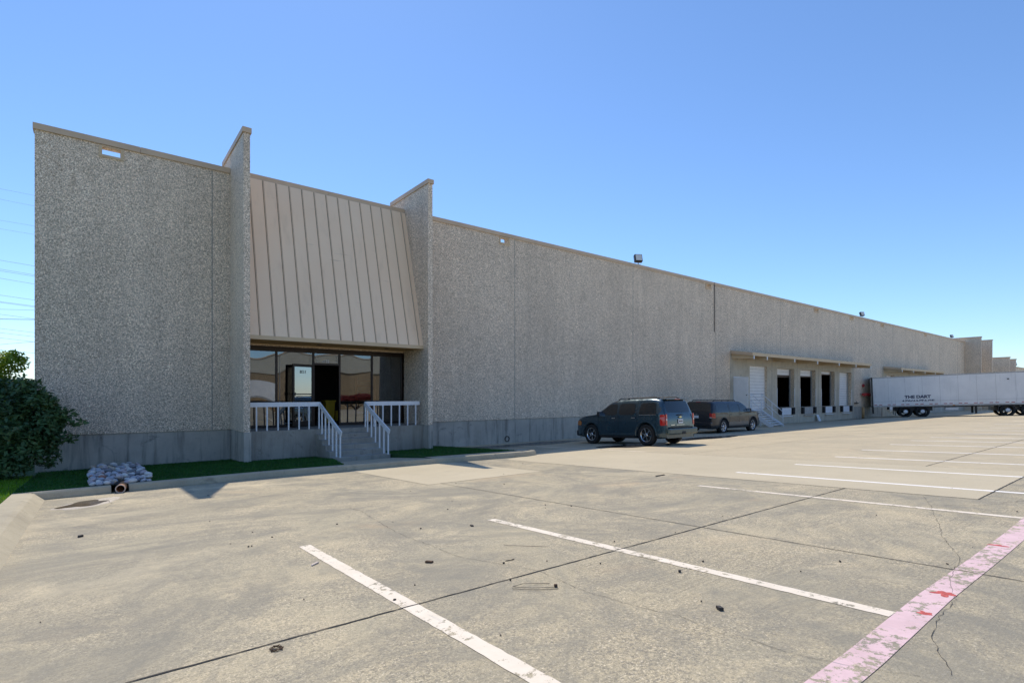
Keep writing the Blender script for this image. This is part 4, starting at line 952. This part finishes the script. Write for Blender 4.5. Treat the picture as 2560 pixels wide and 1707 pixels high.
    (a, b, xa_, xb_) = rearwin; across(a, b, xa_, xb_, .006, 'rear_window', 'carglass'); (a, b, xa_, xb_) = wscreen; across(a, b, xa_, xb_, .006, 'windscreen', 'carglass')
    return hw, sidepatch, body

TR = (math.atan(-.045), 0, 0)
tah = thing('suv', (16.52, 13.42, gz(13.42)), 'dark teal SUV parked nose to the warehouse wall with large chrome wheels', 'SUV', None, TR)
tah.scale = (.96, .95, 1.0)
profT = [(2.28, .42), (2.34, .60), (2.32, .84), (2.23, 1.00), (1.95, 1.09), (1.25, 1.15), (1.08, 1.18), (.42, 1.60), (.15, 1.665), (-.6, 1.70), (-1.6, 1.69), (-1.97, 1.655), (-2.09, 1.60), (-2.25, 1.12), (-2.29, .98), (-2.3, .55), (-2.29, .40)]
hwT, spT, _ = suv(tah, profT, .93, 1.09, 1.68, -1.40, 1.41, .385, 'teal', None,
    [(.92, -.02, 1.12, 1.53, .42, .0), (-.12, -.92, 1.12, 1.54, -.12, -.90), (-1.10, -1.93, 1.12, 1.53, -1.16, -1.84)],
    ((-2.225, 1.17), (-2.1, 1.575), .74, .66), ((1.05, 1.205), (.49, 1.575), .76, .64), 'chrome', 6,
    [(.98, .40, 1.1), (-.07, .40, 1.56), (-1.0, .80, 1.56)], .4, .5)
def bx(parent, name, mat, a, b, bev=.0, rot=None): return MB().box(a, b, rot).build(name, mat, parent, bevel=bev)
bx(tah, 'rear_bumper', 'tealgrey', (-.90, -2.45, .40), (.90, -2.25, .62), .05); bx(tah, 'bumper_step', 'plastic', (-.62, -2.42, .621), (.62, -2.29, .66), .01); bx(tah, 'tow_hitch', 'plastic', (-.10, -2.465, .40), (.10, -2.43, .50), .01)
bx(tah, 'tailgate_gap', 'plastic', (-.60, -2.316, .675), (.60, -2.309, .687)); bx(tah, 'front_bumper', 'plastic', (-.80, 2.22, .30), (.80, 2.4, .55), .06); bx(tah, 'tailgate_handle', 'plastic', (-.16, -2.312, 1.07), (.16, -2.29, 1.10), .005); bx(tah, 'spoiler', 'teal', (-.66, -2.21, 1.625), (.66, -1.95, 1.665), .015); bx(tah, 'brake_light', 'taillight', (-.17, -2.222, 1.632), (.17, -2.21, 1.656))
bx(tah, 'licence_plate', 'plate', (-.14, -2.325, .78), (.14, -2.305, .93), .004); bx(tah, 'plate_marks', 'inkblk', (-.10, -2.328, .83), (-.04, -2.325, .88)).parent = tah; bx(tah, 'plate_marks', 'inkblk', (-.02, -2.328, .83), (.03, -2.325, .88)); bx(tah, 'plate_marks', 'inkblk', (.05, -2.328, .83), (.10, -2.325, .88))
MB().box((-.09, -2.32, .985), (.09, -2.3, 1.02)).box((-.035, -2.321, .972), (.035, -2.301, 1.033)).build('emblem', 'gold', tah); bx(tah, 'badge_strip', 'chrome', (-.58, -2.312, .72), (-.36, -2.298, .745)); bx(tah, 'chrome_trim', 'chrome', (-.24, -2.315, .72), (.24, -2.3, .735))
for s in (1, -1):
    spT(-2.27, -2.07, .72, 1.10, s, .012, -2.26, -2.07, .02).build('taillight', 'taillight', tah); bx(tah, 'taillight_back', 'taillight', (s * .80 if s > 0 else -.885, -2.312, .72), (.885 if s > 0 else -.80, -2.28, 1.12), .012); bx(tah, 'reverse_lamp', 'lamp', (min(s * .81, s * .875), -2.318, .90), (max(s * .81, s * .875), -2.312, .95))
    spT(1.97, 2.28, .74, .92, s, .01, 1.97, 2.25).build('headlight', 'amber', tah)
    for y in (.02, -.98): spT(y + .04, y + .22, .99, 1.02, s, .03, rc=0).build('door_handle', 'chrome', tah)
    spT(-1.12, -1.91, 1.095, 1.115, s, .009, rc=0).build('window_trim', 'chrome', tah); spT(-1.0, 1.0, .60, .63, s, .010, rc=0).build('side_moulding', 'teal', tah)
    m = bpy.data.objects.new('wing_mirror', None); COL.objects.link(m); m.parent = tah; m.location = (s * 1.0, .83, 1.17); MB().box((-.10, -.07, -.09), (.10, .07, .10)).build('mirror_housing', 'plastic', m, bevel=.03); MB().box((-.085, -.076, -.07), (.085, -.071, .08)).build('mirror_glass', 'chrome', m)
    MB().tube([(s * .60, .15, 1.66), (s * .62, .0, 1.735), (s * .62, -1.7, 1.74), (s * .60, -1.85, 1.68)], .018, 6).build('roof_rail', 'plastic', tah)
bx(tah, 'antenna', 'plastic', (-.03, .05, 1.69), (.03, .12, 1.75), .01)

exp_ = thing('suv', (26.68, 15.58, gz(15.58)), 'dark grey SUV with grey lower cladding parked beside the dock stair', 'SUV', None, (0, 0, R(-90)))
profE = [(2.38, .40), (2.44, .62), (2.42, .88), (2.33, 1.05), (1.9, 1.12), (1.25, 1.17), (1.10, 1.20), (.68, 1.56), (.42, 1.63), (-.5, 1.655), (-1.7, 1.655), (-2.16, 1.63), (-2.26, 1.58), (-2.42, 1.10), (-2.46, .95), (-2.47, .55), (-2.46, .38)]
hwE, spE, _ = suv(exp_, profE, .92, 1.06, 1.64, -1.43, 1.48, .37, 'navy', 'cladding',
    [(1.0, .14, 1.09, 1.49, .64, .16), (.04, -.82, 1.09, 1.50, .04, -.80), (-.96, -2.14, 1.09, 1.50, -.98, -2.04)],
    ((-2.40, 1.14), (-2.27, 1.555), .76, .68), ((1.08, 1.22), (.71, 1.55), .76, .64), 'silverw', 7,
    [(1.04, .40, 1.06), (.09, .40, 1.52), (-.90, .62, 1.52)], .4, .5)
bx(exp_, 'rear_bumper', 'navy', (-.88, -2.58, .40), (.88, -2.40, .62), .05); bx(exp_, 'front_bumper', 'plastic', (-.78, 2.32, .32), (.78, 2.50, .62), .06); bx(exp_, 'licence_plate', 'plate', (-.14, -2.492, .80), (.14, -2.47, .93), .004); bx(exp_, 'brake_light', 'taillight', (-.12, -2.30, 1.60), (.12, -2.275, 1.62)); bx(exp_, 'emblem', 'chrome', (-.06, -2.475, 1.00), (.06, -2.455, 1.02))
for s in (1, -1):
    spE(-2.44, -2.20, .82, 1.06, s, .014, -2.43, -2.22, .02).build('taillight', 'taillight', exp_); bx(exp_, 'taillight_back', 'taillight', (min(s * .74, s * .89), -2.482, .82), (max(s * .74, s * .89), -2.45, 1.06), .012); bx(exp_, 'reverse_lamp', 'lamp', (min(s * .75, s * .88), -2.4865, .825), (max(s * .75, s * .88), -2.4825, .86)); spE(2.08, 2.36, .74, .92, s, .01, 2.08, 2.33).build('headlight', 'lamp', exp_)
    for y in (.10, -.88): spE(y + .05, y + .2, .95, .98, s, .025, rc=0).build('door_handle', 'plastic', exp_)
    m = bpy.data.objects.new('wing_mirror', None); COL.objects.link(m); m.parent = exp_; m.location = (s * 1.0, .92, 1.15); MB().box((-.10, -.07, -.10), (.10, .07, .12)).build('mirror_housing', 'plastic', m, bevel=.03); MB().box((-.085, -.076, -.07), (.085, -.071, .09)).build('mirror_glass', 'chrome', m)
    r_ = MB().tube([(s * .58, .2, 1.63), (s * .60, .08, 1.71), (s * .60, -1.8, 1.71), (s * .58, -1.95, 1.64)], .02, 6)
    for y in (-.5, -1.1): r_.tube([(s * .60, y, 1.64), (s * .60, y, 1.70)], .02, 6)
    r_.build('roof_rail', 'plastic', exp_)

# ------------------------------------------------------------------ trailer and tractor
TA = math.atan2(-.350, -.937)            # local +y runs from the rear to the front of the trailer
trl = thing('semi_trailer', (55.1, 17.6, gz(17.6)), 'long dirty white semi trailer backed against the dock', 'trailer')
dirv = Vector((.350, -.937, 0)); ang = math.atan2(dirv.y, dirv.x) - PI / 2; trl.rotation_euler = (math.atan(.0366), 0, 0)
trl.rotation_mode = 'XYZ'; trl.matrix_world = Matrix.Translation(trl.location) @ Matrix.Rotation(ang, 4, 'Z') @ Matrix.Rotation(math.atan(.0366), 4, 'X')
# local frame: right side (seen) at x = 0, body towards -x (left of travel)
LT = 12.4; TW = 2.45; zb_, zt2 = .94, 3.60
MB().box((-TW, .06, zb_ + .12), (-.0, LT, zt2 - .1)).build('box_body', 'trailer', trl)
MB().box((-TW - .01, 0, zb_ + .0), (.012, LT, zb_ + .119)).build('bottom_rail', 'alu', trl); MB().box((-TW - .01, 0, zt2 - .099), (.012, LT, zt2)).build('top_rail', 'alu', trl)
MB().box((-TW - .005, -.05, zb_), (.02, .059, zt2)).build('rear_frame', 'dark', trl); MB().box((-TW + .1, -.07, zb_ + .1), (-.08, -.051, zt2 - .12)).build('rear_door', 'trailer', trl)
for q in (2.37, 3.56, 9.07): MB().lathe([(.012, .15), (.03, .13), (.03, 0)], 'x', 18, (-.02, q, .5)).build('hub', 'steelw', trl)
sm = MB()
for k in range(1, 11): sm.box((.001, k * 1.2 - .006, zb_ + .13), (.006, k * 1.2 + .006, zt2 - .11))
sm.box((.001, .08, zb_ + .46), (.010, LT, zb_ + .475)); sm.build('panel_seam', 'alu', trl)
rs = MB(); y = .12
while y < LT - .4: rs.box((.0065, y, zb_ + .17), (.012, y + .22, zb_ + .22)); y += (.36 if len(rs.f) % 12 else .62)
rs.build('reflector_tape', 'red', trl)
text_mb('THE DART', .34, lambda x, y: (.014, 2.35 + x, zb_ + .72 + y), .016, None, 1.12).build('lettering', 'ink', trl)
text_mb('ADVANTAGE', .34, lambda x, y: (.014, 2.12 + x, zb_ + .33 + y), .014, .115, 1.12).build('lettering', 'ink', trl)
bx(trl, 'side_lamp', 'dark', (.012, 9.1, zt2 - .62), (.03, 9.22, zt2 - .54)); bx(trl, 'marker_lamp', 'amber', (.012, 5.6, zb_ + .02), (.03, 5.75, zb_ + .08))
for q in (2.37, 3.56):
    for s, x in ((1, -.22), (-1, -TW + .22)): wheel(trl, x, q, .50, .42, s, 'dustywheel', 8)
bx(trl, 'axle_frame', 'dark', (-TW + .5, 1.6, .55), (-.5, 4.3, zb_ - .001)); bx(trl, 'mud_flap', 'rubber', (-.42, 1.62, .2), (-.04, 1.65, zb_ - .001)); bx(trl, 'mud_flap', 'rubber', (-TW + .04, 1.62, .2), (-TW + .42, 1.65, zb_ - .001))
bx(trl, 'rear_guard', 'dark', (-TW + .3, .02, .35), (-.3, .1, .47)); MB().box((-TW + .5, .03, .47), (-TW + .6, .09, zb_ - .001)).box((-.6, .03, .47), (-.5, .09, zb_ - .001)).build('guard_post', 'dark', trl)
bx(trl, 'landing_leg', 'dark', (-.55, 7.1, .25), (-.43, 7.24, zb_ - .001)); bx(trl, 'landing_leg', 'dark', (-TW + .43, 7.1, .25), (-TW + .55, 7.24, zb_ - .001)); bx(trl, 'side_tank', 'steelw', (-.62, 5.1, .55), (-.2, 6.0, .82), .08); bx(trl, 'cross_members', 'dark', (-TW + .2, 4.4, zb_ - .1), (-.2, LT, zb_ - .002))
trc = thing('truck_tractor', (0, 0, 0), 'white truck tractor coupled under the front of the trailer, mostly outside the frame', 'truck')
trc.matrix_world = trl.matrix_world @ Matrix.Translation((0, 9.07, 0))
for q in (0, 1.3):
    for s, x in ((1, -.24), (-1, -TW + .24)): wheel(trc, x, q, .50, .46, s, 'dustywheel', 8)
for x in (-.12, -TW + .12): wheel(trc, x, 5.0, .50, .28, 1 if x > -1 else -1, 'steelw', 8)
bx(trc, 'chassis', 'cladding', (-TW + .75, -.9, .48), (-.75, 5.8, .78)); bx(trc, 'fender', 'plastic', (-.46, -.6, .99 - .06), (-.02, -.55, .40)); bx(trc, 'fuel_tank', 'alu', (-.65, 2.2, .35), (-.05, 3.4, .85), .1)
MB().prism([(3.5, .75), (5.9, .75), (5.95, 1.5), (5.0, 1.75), (4.75, 2.75), (3.5, 2.85)], lambda p: (-TW + .15, *p), lambda p: (-.15, *p)).build('cab', 'trailer', trc, fix=True, bevel=.06)
bx(trc, 'side_window', 'carglass', (-.149, 3.95, 1.8), (-.14, 4.7, 2.4)); bx(trc, 'grille', 'dark', (-TW + .6, 5.94, .9), (-.6, 6.0, 1.45))
# white trailer across the lot, mirrored in the left panes
t2 = thing('parked_trailer', (17, -38, gz(-38)), 'white box trailer parked across the lot, mirrored in the left entrance panes', 'trailer')
MB().box((-8, -1.2, 1.05), (3.6, 1.3, 3.75)).build('box_body', 'trailer', t2); MB().box((-8, 1.301, .95), (3.6, 1.33, 1.2)).build('bottom_rail', 'alu', t2)
for q in (-6.5, -5.2): MB().lathe([(1.0, 0), (1.0, .5), (1.28, .5), (1.28, .3), (1.2, 0)], 'y', 20, (q, 0, .5)).build('wheel', 'rubber', t2)

# ------------------------------------------------------------------ litter on the lot
def bit(name, x, y, mb, mat, label, cat='debris', dz=.004):
    o = mb.build(name, mat); o.location = (x, y, gz(y) + dz); return tag(o, label, cat)
def chip(l, w_, h, a): return MB().prism([(-l / 2, -w_ / 2), (l / 2 * .9, -w_ * .35), (l / 2, w_ / 2), (-l * .4, w_ * .4)], lambda p: (p[0] * math.cos(a) - p[1] * math.sin(a), p[0] * math.sin(a) + p[1] * math.cos(a), 0), lambda p: (p[0] * .85 * math.cos(a) - p[1] * math.sin(a), p[0] * .85 * math.sin(a) + p[1] * math.cos(a), h))
bit('wood_chip', 2.34, 4.16, chip(.075, .028, .014, 2.2), 'debris', 'curved brown wood chip between the two nearest stall lines')
bit('wood_chip', 1.56, 4.83, chip(.11, .02, .01, .6), 'pipe_end', 'pale stick of wood left of the nearest stall line')
bit('rubber_scrap', 3.17, 1.87, chip(.05, .03, .018, 1.0), 'blackbit', 'black rubber scrap near the end of the second stall line')
bit('rubber_scrap', 3.67, 2.51, chip(.03, .02, .015, .3), 'blackbit', 'tiny black lump between second stall line and slab joint')
bit('dead_leaf', 3.47, 5.17, chip(.06, .03, .012, 1.3), 'blackbit', 'dark curled leaf beside the second stall line end')
bit('twig', 2.86, 3.73, MB().tube([(0, 0, 0), (.05, -.02, .004), (.09, -.01, .002)], .004, 5), 'blackbit', 'short dark twig between the stall lines')
bit('wooden_stick', 8.71, 6.4, chip(.36, .03, .012, .05), 'blackbit', 'dark wooden slat lying beyond the third stall line')
bit('rubber_scrap', -.11, 7.99, chip(.06, .04, .02, .4), 'blackbit', 'small dark lump near the side kerb')
bit('loose_wire', 3.35, 4.0, MB().tube([(-.17 + .0, .18, 0), (-.16, .12, .003), (-.06, .02, .004), (.1, -.14, .003), (.22, -.27, .0)], .0018, 5), 'blackbit', 'thin curved wire lying between joint and second stall line')
bit('loose_wire', 2.55, 2.95, MB().tube([(-.12, .14, 0), (0, .0, .004), (.14, -.08, .003), (.16, -.05, .003), (0, .05, .004), (-.10, .16, .003), (.0, .16, .005), (.17, .05, .0)], .0018, 5), 'blackbit', 'looped thin wire below the long slab joint')
bit('metal_nut', 2.71, 2.92, MB().lathe([(0, .014), (.016, .014), (.018, 0)], 'z', 6), 'debris', 'rusty nut beside the looped wire')
bit('bird_nest', .82, 3.2, MB().tube([(.03 * math.cos(k * .9) * (1 + .3 * math.sin(k * 2.3)), .03 * math.sin(k * .9) * (1 + .3 * math.sin(k * 2.3)), .004 + .006 * math.sin(k * 1.7)) for k in range(40)], .0018, 4), 'debris', 'small tangle of dry grass near the picture bottom')
rr = random.Random(21)
pebb = [chip(.016, .012, .008, .3), chip(.02, .01, .009, 1.4), chip(.012, .012, .01, 2.3)]; pm = [p.build('pebble', 'blackbit') for p in pebb]
for k in range(48):
    src = pm[k % 3]; o = src if k < 3 else src.copy()
    if k >= 3: COL.objects.link(o)
    x = rr.uniform(-.3, 8.8); y = rr.uniform(1.0, 11.0)
    if rr.random() < .5: x = rr.uniform(1.0, 5); y = rr.uniform(1.6, 7)
    s = rr.uniform(.5, 1.25); o.location = (x, y, gz(y) + .003); o.scale = (s, s, s); o.rotation_euler = (0, 0, rr.uniform(0, 6))
    tag(o, ('larger' if s > 1 else 'small' if s < .75 else 'tiny') + ' dark pebble on the ' + ('far' if y > 8 else 'near' if y < 4 else 'middle') + ' part of the lot, ' + ('left of the nearest stall line' if x < 1.6 else 'between the two nearest stall lines' if x < 3.8 else 'beyond the second stall line' if x < 5.2 else 'beyond the cross joint'), 'pebble', 'pebbles scattered on the lot')
